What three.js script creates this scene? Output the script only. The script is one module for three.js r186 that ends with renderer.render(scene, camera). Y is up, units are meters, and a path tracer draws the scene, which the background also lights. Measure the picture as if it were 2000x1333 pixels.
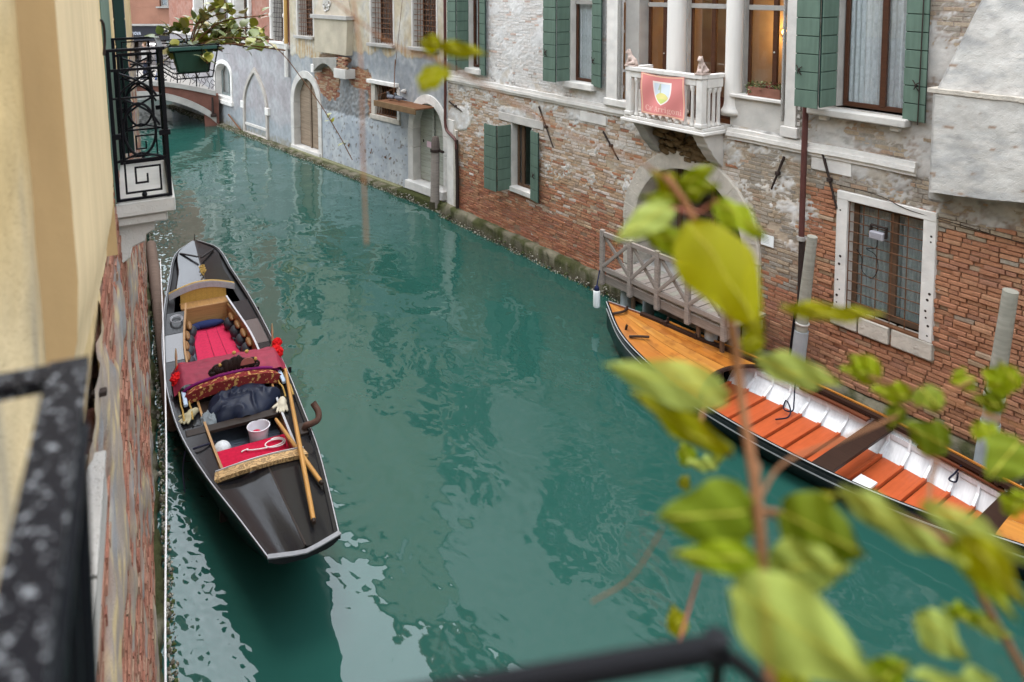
import * as THREE from 'three';
import { mergeGeometries, mergeVertices } from 'three/addons/utils/BufferGeometryUtils.js';
import { RoundedBoxGeometry } from 'three/addons/geometries/RoundedBoxGeometry.js';
import { MarchingCubes } from 'three/addons/objects/MarchingCubes.js';
import { createNoise2D, createNoise3D } from 'simplex-noise';

// ---------------------------------------------------------------- camera, sky, sun, exposure
const scene = new THREE.Scene();
const R = Math.PI / 180;
const camera = new THREE.PerspectiveCamera(2 * Math.atan(1245 / 1500) / R, 2000 / 2490, 0.05, 300);
camera.position.set(0, 6.5, 0);
camera.rotation.x = -4.5 * R;
camera.setViewOffset(2000, 2490, 0, 1157, 2000, 1333);   // a lens shifted down: upright walls stay upright
camera.focus = 13;
camera.userData.fStop = 2.3;

const SW = 128, SH = 64, skyData = new Float32Array(SW * SH * 4);
for (let j = 0; j < SH; j++) {
  const el = ((j + 0.5) / SH - 0.5) * Math.PI, L = 0.72 + 0.34 * Math.max(0, Math.sin(el));
  for (let i = 0; i < SW; i++) skyData.set([L * 0.92, L * 0.99, L * 1.08, 1], (j * SW + i) * 4);
}
const sky = new THREE.DataTexture(skyData, SW, SH, THREE.RGBAFormat, THREE.FloatType);
sky.mapping = THREE.EquirectangularReflectionMapping; sky.magFilter = THREE.LinearFilter; sky.needsUpdate = true;
scene.background = sky; scene.environment = sky;

const sun = new THREE.DirectionalLight(0xfff6ec, 0.6);
sun.position.set(-9, 40, -20); sun.target.position.set(-2, 0, -14);
sun.castShadow = true; sun.shadow.radius = 45; sun.shadow.mapSize.set(2048, 2048);
Object.assign(sun.shadow.camera, { left: -30, right: 30, top: 30, bottom: -30, near: 1, far: 90 });
scene.add(sun, sun.target);

const renderer = new THREE.WebGLRenderer({ antialias: true });
renderer.toneMapping = THREE.LinearToneMapping;
renderer.toneMappingExposure = 3.9;
renderer.shadowMap.enabled = true;

// ---------------------------------------------------------------- helpers
const mulberry = (a) => () => { a = (a + 0x6d2b79f5) | 0; let t = Math.imul(a ^ (a >>> 15), 1 | a); t = (t + Math.imul(t ^ (t >>> 7), 61 | t)) ^ t; return ((t ^ (t >>> 14)) >>> 0) / 4294967296; };
const rnd = mulberry(7), n2 = createNoise2D(mulberry(11)), n3 = createNoise3D(mulberry(12));
const rr = (a, b) => a + (b - a) * rnd();
const fb = (x, y, o = 4) => { let s = 0, a = 1, t = 0; for (let i = 0; i < o; i++) { s += a * n2(x, y); t += a; x = x * 2.03 + 7.1; y = y * 2.03 + 3.7; a *= 0.5; } return s / t; };
const clamp = (x, a = 0, b = 1) => Math.min(b, Math.max(a, x));
const ss = (a, b, x) => { const t = clamp((x - a) / (b - a)); return t * t * (3 - 2 * t); };
const mix = (a, b, t) => a + (b - a) * t;
const mix3 = (a, b, t) => [mix(a[0], b[0], t), mix(a[1], b[1], t), mix(a[2], b[2], t)];
const V = (x, y, z) => new THREE.Vector3(x, y, z);

// tileable noise for textures
const hash = (x, y, s) => { let h = Math.imul(x, 374761393) + Math.imul(y, 668265263) + Math.imul(s, 974634777); h = Math.imul(h ^ (h >>> 13), 1274126177); return ((h ^ (h >>> 16)) >>> 0) / 4294967296; };
function pn(x, y, kx, ky, s = 1) {
  const x0 = Math.floor(x), y0 = Math.floor(y), f = (t) => t * t * (3 - 2 * t), fx = f(x - x0), fy = f(y - y0), w = (a, k) => ((a % k) + k) % k;
  return mix(mix(hash(w(x0, kx), w(y0, ky), s), hash(w(x0 + 1, kx), w(y0, ky), s), fx), mix(hash(w(x0, kx), w(y0 + 1, ky), s), hash(w(x0 + 1, kx), w(y0 + 1, ky), s), fx), fy);
}
function pfb(u, v, k, o = 4, s = 1, ax = 1, ay = 1) { let t = 0, a = 1, w = 0; for (let i = 0; i < o; i++) { t += a * pn(u * k * ax, v * k * ay, k * ax, k * ay, s + i); w += a; k *= 2; a *= 0.55; } return t / w; }
function tex(n, fn) {
  const d = new Uint8Array(n * n * 4);
  for (let j = 0; j < n; j++) for (let i = 0; i < n; i++) {
    let c = fn((i + 0.5) / n, (j + 0.5) / n); if (!c.length) c = [c, c, c];
    for (let k = 0; k < 3; k++) d[(j * n + i) * 4 + k] = clamp(c[k]) * 255; d[(j * n + i) * 4 + 3] = 255;
  }
  const t = new THREE.DataTexture(d, n, n); t.wrapS = t.wrapT = THREE.RepeatWrapping; t.magFilter = THREE.LinearFilter; t.needsUpdate = true; return t;
}
const rep = (t, r, r2 = r) => { const c = t.clone(); c.repeat.set(r, r2); c.needsUpdate = true; return c; };
const T = {
  grain: tex(512, (u, v) => 0.62 + 0.38 * pfb(u, v, 8, 6, 3)),
  blotch: tex(512, (u, v) => { const a = pfb(u, v, 4, 6, 9), b = pfb(u, v, 16, 4, 21); return [0.66 + 0.4 * a, 0.66 + 0.39 * a - 0.03 * b, 0.64 + 0.36 * a - 0.04 * b]; }),
  wood: tex(512, (u, v) => { const a = pfb(u, v, 2, 5, 5, 1, 24), b = pfb(u, v, 4, 3, 8, 1, 6); return 0.45 + 0.4 * a + 0.22 * b; }),
  streak: tex(512, (u, v) => { const a = pfb(u, v, 4, 4, 31, 8, 1), b = pfb(u, v, 6, 5, 33); return 0.62 + 0.25 * a + 0.18 * b; }),
  pits: tex(256, (u, v) => { const a = pfb(u, v, 12, 4, 41), b = pfb(u, v, 40, 2, 43); return clamp(0.35 + 0.7 * a - (b > 0.68 ? 0.35 : 0)); }),
  cloth: tex(256, (u, v) => 0.55 + 0.3 * pfb(u, v, 8, 3, 51) + 0.12 * Math.sin(u * 256 * Math.PI / 2) * Math.sin(v * 256 * Math.PI / 2)),
  drops: tex(512, (u, v) => { const a = pn(u * 170, v * 170, 170, 170, 61), b = pn(u * 90, v * 90, 90, 90, 63); return ss(0.72, 0.92, a) + 0.8 * ss(0.78, 0.95, b); }),
  varnish: tex(512, (u, v) => { const g = pfb(u, v, 2, 5, 5, 1, 24), w = pfb(u, v, 5, 5, 101, 1, 2), d = pfb(u, v, 7, 4, 105), k = 0.55 + 0.4 * g; const worn = ss(0.56, 0.7, w), dark = ss(0.60, 0.72, d); return [clamp(k * (1 + 0.1 * worn) * (1 - 0.25 * dark)), clamp(k * (1 + 0.22 * worn) * (1 - 0.3 * dark)), clamp(k * (1 + 0.5 * worn) * (1 - 0.25 * dark))]; }),
  flake: tex(512, (u, v) => { const a = pfb(u, v, 10, 5, 71), b = pfb(u, v, 28, 4, 73); const t = 0.7 * ss(0.60, 0.66, a * 0.55 + b * 0.45); return [mix(0.008, 0.5, t), mix(0.008, 0.52, t), mix(0.012, 0.56, t)]; }),
};
function mk(c, o = {}) {
  const { r = 0.85, m = 0, map, k = 1, k2 = k, bump, b = 0.003, bk = k, phys, ...rest } = o;
  const mat = new THREE.MeshPhysicalMaterial({ roughness: r, metalness: m, specularIntensity: phys || m > 0.2 ? 1 : r >= 0.6 ? 0.2 : 0.5, ...rest });
  if (Array.isArray(c)) mat.color.setRGB(...c); else mat.color.set(c);
  if (map) mat.map = rep(map, k, k2);
  if (bump) { mat.bumpMap = rep(bump, bk, bk * k2 / k); mat.bumpScale = b; }
  return mat;
}
const P_ = 'MeshPhysicalMaterial';

// geometry
function boxUV(g) {
  const p = g.attributes.position, n = g.attributes.normal, uv = new Float32Array(p.count * 2);
  for (let i = 0; i < p.count; i++) {
    const x = Math.abs(n.getX(i)), y = Math.abs(n.getY(i)), z = Math.abs(n.getZ(i));
    if (y >= x && y >= z) { uv[2 * i] = p.getX(i); uv[2 * i + 1] = p.getZ(i); } else if (x > z) { uv[2 * i] = p.getZ(i); uv[2 * i + 1] = p.getY(i); } else { uv[2 * i] = p.getX(i); uv[2 * i + 1] = p.getY(i); }
  }
  g.setAttribute('uv', new THREE.BufferAttribute(uv, 2)); return g;
}
const bx = (x0, x1, y0, y1, z0, z1, b = 0) => {
  const w = x1 - x0, h = y1 - y0, d = z1 - z0, g = b > 0 ? new RoundedBoxGeometry(w, h, d, 1, Math.min(b, 0.45 * Math.min(w, h, d))) : new THREE.BoxGeometry(w, h, d);
  return boxUV(g.translate((x0 + x1) / 2, (y0 + y1) / 2, (z0 + z1) / 2));
};
function cyl(p, q, r0, r1 = r0, seg = 10, cap = true) {
  const a = V(...p), b = V(...q), d = b.clone().sub(a), g = new THREE.CylinderGeometry(r1, r0, d.length(), seg, 1, !cap);
  g.applyQuaternion(new THREE.Quaternion().setFromUnitVectors(V(0, 1, 0), d.normalize())); g.translate((a.x + b.x) / 2, (a.y + b.y) / 2, (a.z + b.z) / 2);
  return boxUV(g);
}
const tube = (pts, r, n = 24, rad = 6, closed = false) => new THREE.TubeGeometry(new THREE.CatmullRomCurve3(pts.map((p) => V(...p)), closed, 'centripetal'), n, r, rad, closed);
const lathe = (pts, seg = 14) => new THREE.LatheGeometry(pts.map(([r, y]) => new THREE.Vector2(r, y)), seg);
const ball = (x, y, z, rx, ry = rx, rz = rx, s = 10) => new THREE.SphereGeometry(1, s * 1.4 | 0, s).scale(rx, ry, rz).translate(x, y, z);
function mg(list) {
  const out = list.map((g) => { const c = g.index ? g.toNonIndexed() : g.clone(); for (const k of Object.keys(c.attributes)) if (!['position', 'normal', 'uv'].includes(k)) c.deleteAttribute(k); if (!c.attributes.uv) boxUV(c); return c; });
  return out.length === 1 ? out[0] : mergeGeometries(out);
}
function extrude(pts, depth, bevel = 0, holes = []) {
  const s = new THREE.Shape(pts.map(([x, y]) => new THREE.Vector2(x, y)));
  for (const h of holes) s.holes.push(new THREE.Path(h.map(([x, y]) => new THREE.Vector2(x, y))));
  return boxUV(new THREE.ExtrudeGeometry(s, { depth: depth - 2 * bevel, bevelEnabled: bevel > 0, bevelSize: bevel, bevelThickness: bevel, bevelSegments: 1, steps: 1, curveSegments: 8 }).translate(0, 0, bevel));
}
// rows of points -> smooth surface
function loft(rows, closed = false, uvs = 1) {
  const m = rows.length, n = rows[0].length, pos = [], uv = [], idx = [];
  for (let j = 0; j < m; j++) for (let i = 0; i < n; i++) { pos.push(...rows[j][i]); uv.push(i / (n - 1) * uvs, j / (m - 1) * uvs); }
  for (let j = 0; j < m - 1; j++) for (let i = 0; i < n - 1 + (closed ? 1 : 0); i++) { const a = j * n + i, b = j * n + (i + 1) % n, c = a + n, d = b + n; idx.push(a, b, d, a, d, c); }
  const g = new THREE.BufferGeometry(); g.setAttribute('position', new THREE.Float32BufferAttribute(pos, 3)); g.setAttribute('uv', new THREE.Float32BufferAttribute(uv, 2)); g.setIndex(idx); g.computeVertexNormals(); return g;
}
// a rectangular bar swept along points: width sideways, height upwards, flat shaded
function sweep(pts, w, h, up = 0) {
  const rows = pts.map((p, i) => {
    const a = pts[Math.max(0, i - 1)], b = pts[Math.min(pts.length - 1, i + 1)], dx = b[0] - a[0], dz = b[2] - a[2], l = Math.hypot(dx, dz) || 1, sx = -dz / l, sz = dx / l;
    return [[-w / 2, up], [w / 2, up], [w / 2, up + h], [-w / 2, up + h]].map(([s, y]) => [p[0] + sx * s, p[1] + y, p[2] + sz * s]);
  });
  const g = loft(rows, true), n = pts.length, idx = [...g.index.array]; idx.push(0, 2, 1, 0, 3, 2); const o = (n - 1) * 4; idx.push(o, o + 1, o + 2, o, o + 2, o + 3); g.setIndex(idx);
  const f = g.toNonIndexed(); f.computeVertexNormals(); return boxUV(f);
}
function hermite(xs, ys) {
  const n = xs.length, m = xs.map((_, i) => i === 0 ? (ys[1] - ys[0]) / (xs[1] - xs[0]) : i === n - 1 ? (ys[n - 1] - ys[n - 2]) / (xs[n - 1] - xs[n - 2]) : (ys[i + 1] - ys[i - 1]) / (xs[i + 1] - xs[i - 1]));
  return (x) => { x = clamp(x, xs[0], xs[n - 1]); let i = 0; while (i < n - 2 && x > xs[i + 1]) i++; const h = xs[i + 1] - xs[i], t = (x - xs[i]) / h, t2 = t * t, t3 = t2 * t; return (2 * t3 - 3 * t2 + 1) * ys[i] + (t3 - 2 * t2 + t) * h * m[i] + (-2 * t3 + 3 * t2) * ys[i + 1] + (t3 - t2) * h * m[i + 1]; };
}
// a continuous body from tapered capsules joined by a smooth minimum
function blob(bones, k = 0.03, res = 44) {
  const lo = [1e9, 1e9, 1e9], hi = [-1e9, -1e9, -1e9];
  for (const [ax, ay, az, bx_, by, bz, ra, rb = ra] of bones) [[ax, ay, az, ra], [bx_, by, bz, rb]].forEach(([x, y, z, r]) => [x, y, z].forEach((q, i) => { lo[i] = Math.min(lo[i], q - r - k); hi[i] = Math.max(hi[i], q + r + k); }));
  const c = lo.map((a, i) => (a + hi[i]) / 2), half = Math.max(...hi.map((a, i) => a - lo[i])) / 2 * 1.12, mc = new MarchingCubes(res, new THREE.MeshStandardMaterial(), false, false, 60000), s = res;
  for (let z = 0; z < s; z++) for (let y = 0; y < s; y++) for (let x = 0; x < s; x++) {
    const px = c[0] + (x - s / 2) / (s / 2) * half, py = c[1] + (y - s / 2) / (s / 2) * half, pz = c[2] + (z - s / 2) / (s / 2) * half; let d = 1e3;
    for (const [ax, ay, az, ex, ey, ez, ra, rb = ra] of bones) {
      const ux = ex - ax, uy = ey - ay, uz = ez - az, t = clamp(((px - ax) * ux + (py - ay) * uy + (pz - az) * uz) / (ux * ux + uy * uy + uz * uz + 1e-9));
      const q = Math.hypot(px - ax - ux * t, py - ay - uy * t, pz - az - uz * t) - mix(ra, rb, t), h = clamp(0.5 + 0.5 * (d - q) / k); d = mix(d, q, h) - k * h * (1 - h);
    }
    mc.field[x + y * s + z * s * s] = -d / half;
  }
  mc.isolation = 0; mc.update();
  const n = mc.count, pos = new Float32Array(n * 3); for (let i = 0; i < n; i++) for (let j = 0; j < 3; j++) pos[i * 3 + j] = c[j] + mc.positionArray[i * 3 + j] * half;
  let g = new THREE.BufferGeometry(); g.setAttribute('position', new THREE.BufferAttribute(pos, 3)); g = mergeVertices(g, 1e-4);
  let vol = 0; const p = g.attributes.position, ix = g.index.array, a = V(), b = V(), e = V();
  for (let i = 0; i < ix.length; i += 3) { a.fromBufferAttribute(p, ix[i]); b.fromBufferAttribute(p, ix[i + 1]); e.fromBufferAttribute(p, ix[i + 2]); vol += a.dot(b.cross(e)); }
  if (vol < 0) for (let i = 0; i < ix.length; i += 3) [ix[i], ix[i + 1]] = [ix[i + 1], ix[i]];
  g.computeVertexNormals(); return boxUV(g);
}
function paint(g, fn) { const p = g.attributes.position, c = new Float32Array(p.count * 3); for (let i = 0; i < p.count; i++) c.set(fn(p.getX(i), p.getY(i), p.getZ(i)), i * 3); g.setAttribute('color', new THREE.BufferAttribute(c, 3)); return g; }

// objects
const used = {};
const numbered = (n) => { used[n] = (used[n] ?? -1) + 1; return used[n] ? n + '_' + String(used[n]).padStart(3, '0') : n; };
function part(parent, name, geo, mat, extra) {
  const m = new THREE.Mesh(geo, mat); m.name = name; m.castShadow = m.receiveShadow = true; if (extra) Object.assign(m.userData, extra); parent.add(m); return m;
}
function thing(name, label, category, group, at) {
  const o = new THREE.Group(); o.name = numbered(name); o.userData = { label, category }; if (group) o.userData.group = group;
  if (at) { o.position.copy(at.position); o.rotation.copy(at.rotation); } scene.add(o); return o;
}
const solo = (name, label, category, geo, mat, group, at) => { const m = part(scene, numbered(name), geo, mat, { label, category }); if (group) m.userData.group = group; if (at) { m.position.copy(at.position); m.rotation.copy(at.rotation); } return m; };
const frame = (x, z, tx, tz, tilt = 0) => { const o = new THREE.Object3D(); o.rotation.order = 'YXZ'; o.position.set(x, 0, z); o.rotation.set(tilt, Math.atan2(-tz, tx), 0, 'YXZ'); return o; };
// local axes of the walls: x along the wall, y up, z out of it
const FA = frame(-1.43, -20.81, 0.578, 0.816);            // brick house across the canal
const FB = frame(-13.654, -35.555, 0.6564, 0.7544);       // the two houses further off
const FL = frame(-0.053, 0, -0.4367, -0.8997, -1.8 * R);  // the yellow house on the camera's side, leaning back a little

// ---------------------------------------------------------------- masonry
function sheet(parent, name, o) {
  const { u0, u1, v0, v1, du, dv = du, h, col, hole, mat, extra } = o, nu = Math.round((u1 - u0) / du), nv = Math.round((v1 - v0) / dv), pos = new Float32Array((nu + 1) * (nv + 1) * 3), c = new Float32Array(pos.length), uv = new Float32Array((nu + 1) * (nv + 1) * 2), idx = [];
  for (let j = 0, k = 0; j <= nv; j++) for (let i = 0; i <= nu; i++, k++) {
    const u = u0 + (u1 - u0) * i / nu, v = v0 + (v1 - v0) * j / nv;
    pos[3 * k] = u; pos[3 * k + 1] = v; pos[3 * k + 2] = h(u, v); c.set(col(u, v), 3 * k); uv[2 * k] = u; uv[2 * k + 1] = v;
    if (i < nu && j < nv && !(hole && hole(u + du / 2, v + dv / 2))) { const a = k, b = k + 1, d = k + nu + 1; idx.push(a, b, d + 1, a, d + 1, d); }
  }
  const g = new THREE.BufferGeometry(); g.setAttribute('position', new THREE.BufferAttribute(pos, 3)); g.setAttribute('color', new THREE.BufferAttribute(c, 3)); g.setAttribute('uv', new THREE.BufferAttribute(uv, 2)); g.setIndex(idx); g.computeVertexNormals();
  return part(parent, name, g, mat, extra);
}
// a worn brick: chamfered front, deep back; length 1 along x, height 1 along y, front face at z = 0
function brickGeo(seed) {
  const r = mulberry(seed), c = () => 0.04 + 0.05 * r(), pts = [];
  const front = [[-0.5, -0.5], [0.5, -0.5], [0.5, 0.5], [-0.5, 0.5]];
  for (const [x, y] of front) pts.push([x * (1 - 0.35 * c()), y * (1 - 2.2 * c()), -0.004 * r()]);
  for (const [x, y] of front) pts.push([x * (1 - 0.03 * r()), y * (1 - 0.06 * r()), -0.010 - 0.004 * r()]);
  for (const [x, y] of front) pts.push([x, y, -0.07]);
  const q = (a, b, c_, d) => [a, b, c_, a, c_, d], idx = [...q(0, 1, 2, 3)];
  for (let l = 0; l < 2; l++) for (let i = 0; i < 4; i++) { const a = l * 4 + i, b = l * 4 + (i + 1) % 4; idx.push(...q(a + 4, b + 4, b, a)); }
  const g = new THREE.BufferGeometry(); g.setAttribute('position', new THREE.Float32BufferAttribute(pts.flat(), 3)); g.setIndex(idx); return g;
}
const BRICKS = [...Array(8)].map((_, i) => brickGeo(100 + i));
const brickBump = { bump: T.pits, b: 0.009, bk: 5, r: 0.93 };
const brickMat = mk([1, 1, 1], { ...brickBump, map: T.grain, k: 6, vertexColors: true });
const brickSolo = {};
function bricks(parent, o) {
  const { u0, u1, v0, v1, skip, color, course = 0.068, face = () => 0, solos = 0, seen = () => true, eye } = o, list = [], r = mulberry(o.seed || 5);
  for (let row = 0, v = v0; v < v1; row++, v += course) for (let u = u0 + (row % 2) * 0.13 + r() * 0.04; u < u1;) {
    const len = r() < 0.22 ? rr2(r, 0.11, 0.14) : rr2(r, 0.225, 0.275), uc = u + len / 2, wob = 0.012 * fb(u * 0.35, v * 0.5 + 9, 2);
    if (!skip(uc, v, len / 2) && u + len < u1 + 0.1) list.push({ u: uc, v: v + wob + (r() - 0.5) * 0.004, len: len - 0.012, h: course - 0.013 + (r() - 0.5) * 0.006, w: face(uc, v) + (r() - 0.5) * (o.rough ? o.rough(uc, v) : 0.009), c: color(uc, v, r), k: (r() * 8) | 0, t: (r() - 0.5) * 0.012 });
    u += len;
  }
  const place = (b) => new THREE.Matrix4().compose(V(b.u, b.v, b.w), new THREE.Quaternion().setFromEuler(new THREE.Euler((r() - 0.5) * 0.06, (r() - 0.5) * 0.04, b.t)), V(b.len, b.h, 1));
  if (solos) { for (const b of list) b.d = seen(b.u, b.v) ? Math.hypot(b.u - eye[0], b.v - eye[1], eye[2]) : 1e9; list.sort((a, b) => a.d - b.d); }
  list.slice(0, solos).forEach((b) => {
    const key = b.c.map((x) => Math.round(x * 18) / 18).join(); brickSolo[key] ??= mk(b.c, { ...brickBump, map: T.grain, k: 6 });
    const g = solidBrick[b.k] ??= soloGeo(b.k), m = part(parent, 'brick', g, brickSolo[key]); place(b).decompose(m.position, m.quaternion, m.scale);
  });
  const rest = list.slice(solos), n = rest.length, pos = [], col = [], v3 = V();
  for (const b of rest) {
    const g = BRICKS[b.k], p = g.attributes.position, ix = g.index.array, m = place(b);
    for (const i of ix) { v3.fromBufferAttribute(p, i).applyMatrix4(m); pos.push(v3.x, v3.y, v3.z); col.push(...b.c); }
  }
  const g = new THREE.BufferGeometry(); g.setAttribute('position', new THREE.Float32BufferAttribute(pos, 3)); g.setAttribute('color', new THREE.Float32BufferAttribute(col, 3)); g.computeVertexNormals(); boxUV(g);
  if (n) part(parent, 'brickwork', g, brickMat, { kind: 'stuff' });
}
const rr2 = (r, a, b) => a + (b - a) * r(), solidBrick = {};
const soloGeo = (k) => { const g = BRICKS[k].toNonIndexed(); g.computeVertexNormals(); boxUV(g); const uv = g.attributes.uv; for (let i = 0; i < uv.count; i++) uv.setXY(i, uv.getX(i) * 0.25 + k * 0.37, uv.getY(i) * 0.06 + k * 0.21); return g; };
// ---------------------------------------------------------------- materials
const M = {
  stone: mk([0.58, 0.565, 0.55], { map: T.blotch, k: 0.9, bump: T.pits, b: 0.004, bk: 3, r: 0.8 }),
  whitestone: mk([0.73, 0.715, 0.705], { map: T.blotch, k: 1.1, bump: T.pits, b: 0.003, bk: 4, r: 0.75 }),
  greystone: mk([0.40, 0.39, 0.38], { map: T.blotch, k: 0.8, bump: T.pits, b: 0.005, bk: 3 }),
  roughstone: mk([0.56, 0.52, 0.47], { map: T.blotch, k: 1.7, bump: T.pits, b: 0.012, bk: 2.5 }),
  wall: mk([1, 1, 1], { vertexColors: true, map: T.grain, k: 0.8, bump: T.pits, b: 0.004, bk: 4, r: 0.95 }),
  dark: mk([0.02, 0.018, 0.016], { r: 0.9 }),
  brown: mk([0.085, 0.034, 0.018], { map: T.wood, k: 1.5, k2: 0.7, bump: T.wood, b: 0.001, r: 0.45 }),
  frameOld: mk([0.16, 0.10, 0.065], { map: T.wood, k: 1.5, k2: 0.7, bump: T.wood, b: 0.002, r: 0.7 }),
  shutter: mk([0.125, 0.185, 0.145], { map: T.streak, k: 0.7, bump: T.wood, b: 0.0015, bk: 1.2, r: 0.6 }),
  shutterDark: mk([0.02, 0.042, 0.036], { r: 0.7 }),
  curtain: mk([0.64, 0.70, 0.72], { map: T.cloth, k: 3, r: 0.95 }),
  glass: new THREE.MeshPhysicalMaterial({ color: 0xffffff, transmission: 1, thickness: 0, roughness: 0.02, ior: 1.5 }),
  pipe: mk([0.105, 0.042, 0.038], { map: T.blotch, k: 1.6, r: 0.42 }),
  iron: mk([0.045, 0.033, 0.03], { map: T.blotch, k: 5, bump: T.pits, b: 0.002, bk: 20, r: 0.7 }),
  rust: mk([0.17, 0.082, 0.045], { map: T.blotch, k: 3, bump: T.pits, b: 0.003, bk: 12, r: 0.85 }),
  blackIron: mk([0.007, 0.007, 0.010], { phys: P_, specularIntensity: 0.22, map: T.grain, k: 6, r: 0.4, bump: T.grain, b: 0.001, bk: 14 }),
  flaked: mk([0.8, 0.8, 0.8], { phys: P_, specularIntensity: 0.2, map: T.flake, k: 13, bump: T.flake, b: -0.0012, bk: 13, r: 0.5 }),
  oldwood: mk([0.36, 0.31, 0.275], { map: T.wood, k: 1.4, bump: T.wood, b: 0.004, bk: 1.4, r: 0.9 }),
  post: mk([0.36, 0.345, 0.29], { map: T.wood, k: 1.6, k2: 0.6, bump: T.wood, b: 0.003, r: 0.85 }),
  postBlue: mk([0.36, 0.40, 0.44], { map: T.blotch, k: 1.3, bump: T.pits, b: 0.003, bk: 6, r: 0.8 }),
  algae: mk([1, 1, 1], { vertexColors: true, map: T.blotch, k: 1.6, bump: T.pits, b: 0.014, bk: 3.5, r: 0.8 }),
  ochre: mk([0.56, 0.385, 0.20], { map: T.streak, k: 0.35, bump: T.grain, b: 0.003, bk: 3, r: 0.9 }),
  cream: mk([0.68, 0.53, 0.32], { map: T.streak, k: 0.4, bump: T.grain, b: 0.003, bk: 3, r: 0.9 }),
  doorOld: mk([0.33, 0.25, 0.18], { map: T.wood, k: 0.8, bump: T.wood, b: 0.003, r: 0.9 }),
  doorPale: mk([0.47, 0.48, 0.41], { map: T.wood, k: 0.8, bump: T.wood, b: 0.003, r: 0.85 }),
  paper: mk([0.8, 0.82, 0.82], { r: 0.7 }),
};

// ---------------------------------------------------------------- water
{
  const lines = (segs) => { const o = [segs[0][0]]; for (const [a, b, s] of segs) { const n = Math.ceil((b - a) / s); for (let i = 1; i <= n; i++) o.push(a + (b - a) * i / n); } return o; };
  const xs = lines([[-60, -19, 2], [-19, -10, 0.1], [-10, 5, 0.055], [5, 9, 0.09], [9, 40, 2]]), zs = lines([[-70, -40, 2], [-40, -20, 0.11], [-20, -12, 0.08], [-12, -3.5, 0.05], [-3.5, 30, 1.5]]);
  const chop = (x, z) => { const w = (x + 0.053) * 0.8997 - z * 0.4367; return ss(1.15, 0.25, w); };
  const H = (x, z) => {
    const wx = x + 0.25 * n2(x * 0.5 + 3, z * 0.5), wz = z + 0.25 * n2(x * 0.5, z * 0.5 + 8);
    const calm = 0.55 + 0.45 * ss(-0.3, 0.5, n2(x * 0.16 + 5, z * 0.16));
    let h = 0.0075 * n2(wx * 0.75, wz * 0.6) + 0.0046 * calm * n2(wx * 1.5 + 3, wz * 1.3) + 0.0020 * calm * n2(wx * 4.2, wz * 3.8 + 9) + 0.0004 * n2(wx * 11, wz * 10);
    const c = chop(x, z); if (c > 0) h += c * (0.0042 * n2(x * 6, z * 6 + 4) + 0.0022 * n2(x * 13 + 2, z * 13));
    return h;
  };
  const nx = xs.length, nz = zs.length, pos = new Float32Array(nx * nz * 3), nor = new Float32Array(nx * nz * 3), uv = new Float32Array(nx * nz * 2), idx = [], e = 0.012;
  for (let j = 0, k = 0; j < nz; j++) for (let i = 0; i < nx; i++, k++) {
    const x = xs[i], z = zs[j], fine = x > -19 && x < 9 && z > -40 && z < -3.5, h = fine ? H(x, z) : 0;
    const dx = fine ? (H(x + e, z) - H(x - e, z)) / (2 * e) : 0, dz = fine ? (H(x, z + e) - H(x, z - e)) / (2 * e) : 0, l = Math.hypot(dx, 1, dz);
    pos.set([x, h, z], 3 * k); nor.set([-dx / l, 1 / l, -dz / l], 3 * k); uv.set([x, z], 2 * k);
    if (i < nx - 1 && j < nz - 1) idx.push(k, k + nx, k + nx + 1, k, k + nx + 1, k + 1);
  }
  const g = new THREE.BufferGeometry(); g.setAttribute('position', new THREE.BufferAttribute(pos, 3)); g.setAttribute('normal', new THREE.BufferAttribute(nor, 3)); g.setAttribute('uv', new THREE.BufferAttribute(uv, 2)); g.setIndex(idx);
  const mat = mk([0.014, 0.062, 0.050], { phys: P_, r: 0.02, ior: 1.56, bump: T.blotch, b: 0.0012, bk: 0.9 });
  part(scene, 'canal_water', g, mat, { kind: 'structure' });
}

// ---------------------------------------------------------------- shared builders for openings
const inRect = (u, v, a, b, c, d) => u > a && u < b && v > c && v < d;
// shutter leaf hinged at (u, w), made of horizontal boards
function shutter(parent, u, w, v0, v1, width, side, angle, mat = M.shutter) {
  const n = Math.max(3, Math.round((v1 - v0) / 0.262)), h = (v1 - v0) / n;
  const s = part(parent, 'shutter', mg([bx(0.006, width - 0.006, 0.006, v1 - v0 - 0.006, -0.0035, 0.004), bx(0.01, 0.05, 0.004, v1 - v0 - 0.004, -0.022, -0.004), bx(width - 0.05, width - 0.01, 0.004, v1 - v0 - 0.004, -0.022, -0.004), bx(0.05, width - 0.05, 0.14, 0.2, -0.021, -0.004), bx(0.05, width - 0.05, v1 - v0 - 0.2, v1 - v0 - 0.14, -0.021, -0.004)]), M.shutterDark);
  for (let i = 0; i < n; i++) part(s, 'plank', bx(0.001, width, i * h + 0.006, (i + 1) * h - 0.006, 0.0045 + 0.001 * (i % 2), 0.026, 0.006), mat);
  s.position.set(u, v0, w); s.rotation.y = side > 0 ? -angle * R : Math.PI + angle * R;
  if (side < 0 || angle > 80) s.scale.z = -1;
  return s;
}
const espagnolette = (parent, u, v, w) => part(parent, 'shutter_latch', mg([tube([[u - 0.05, v + 0.07, w], [u, v, w + 0.02], [u - 0.03, v - 0.06, w]], 0.008, 10, 5), tube([[u + 0.05, v + 0.05, w], [u, v, w + 0.02], [u + 0.04, v - 0.08, w]], 0.008, 10, 5), cyl([u, v, w - 0.02], [u, v, w + 0.03], 0.012)]), M.iron);
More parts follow.
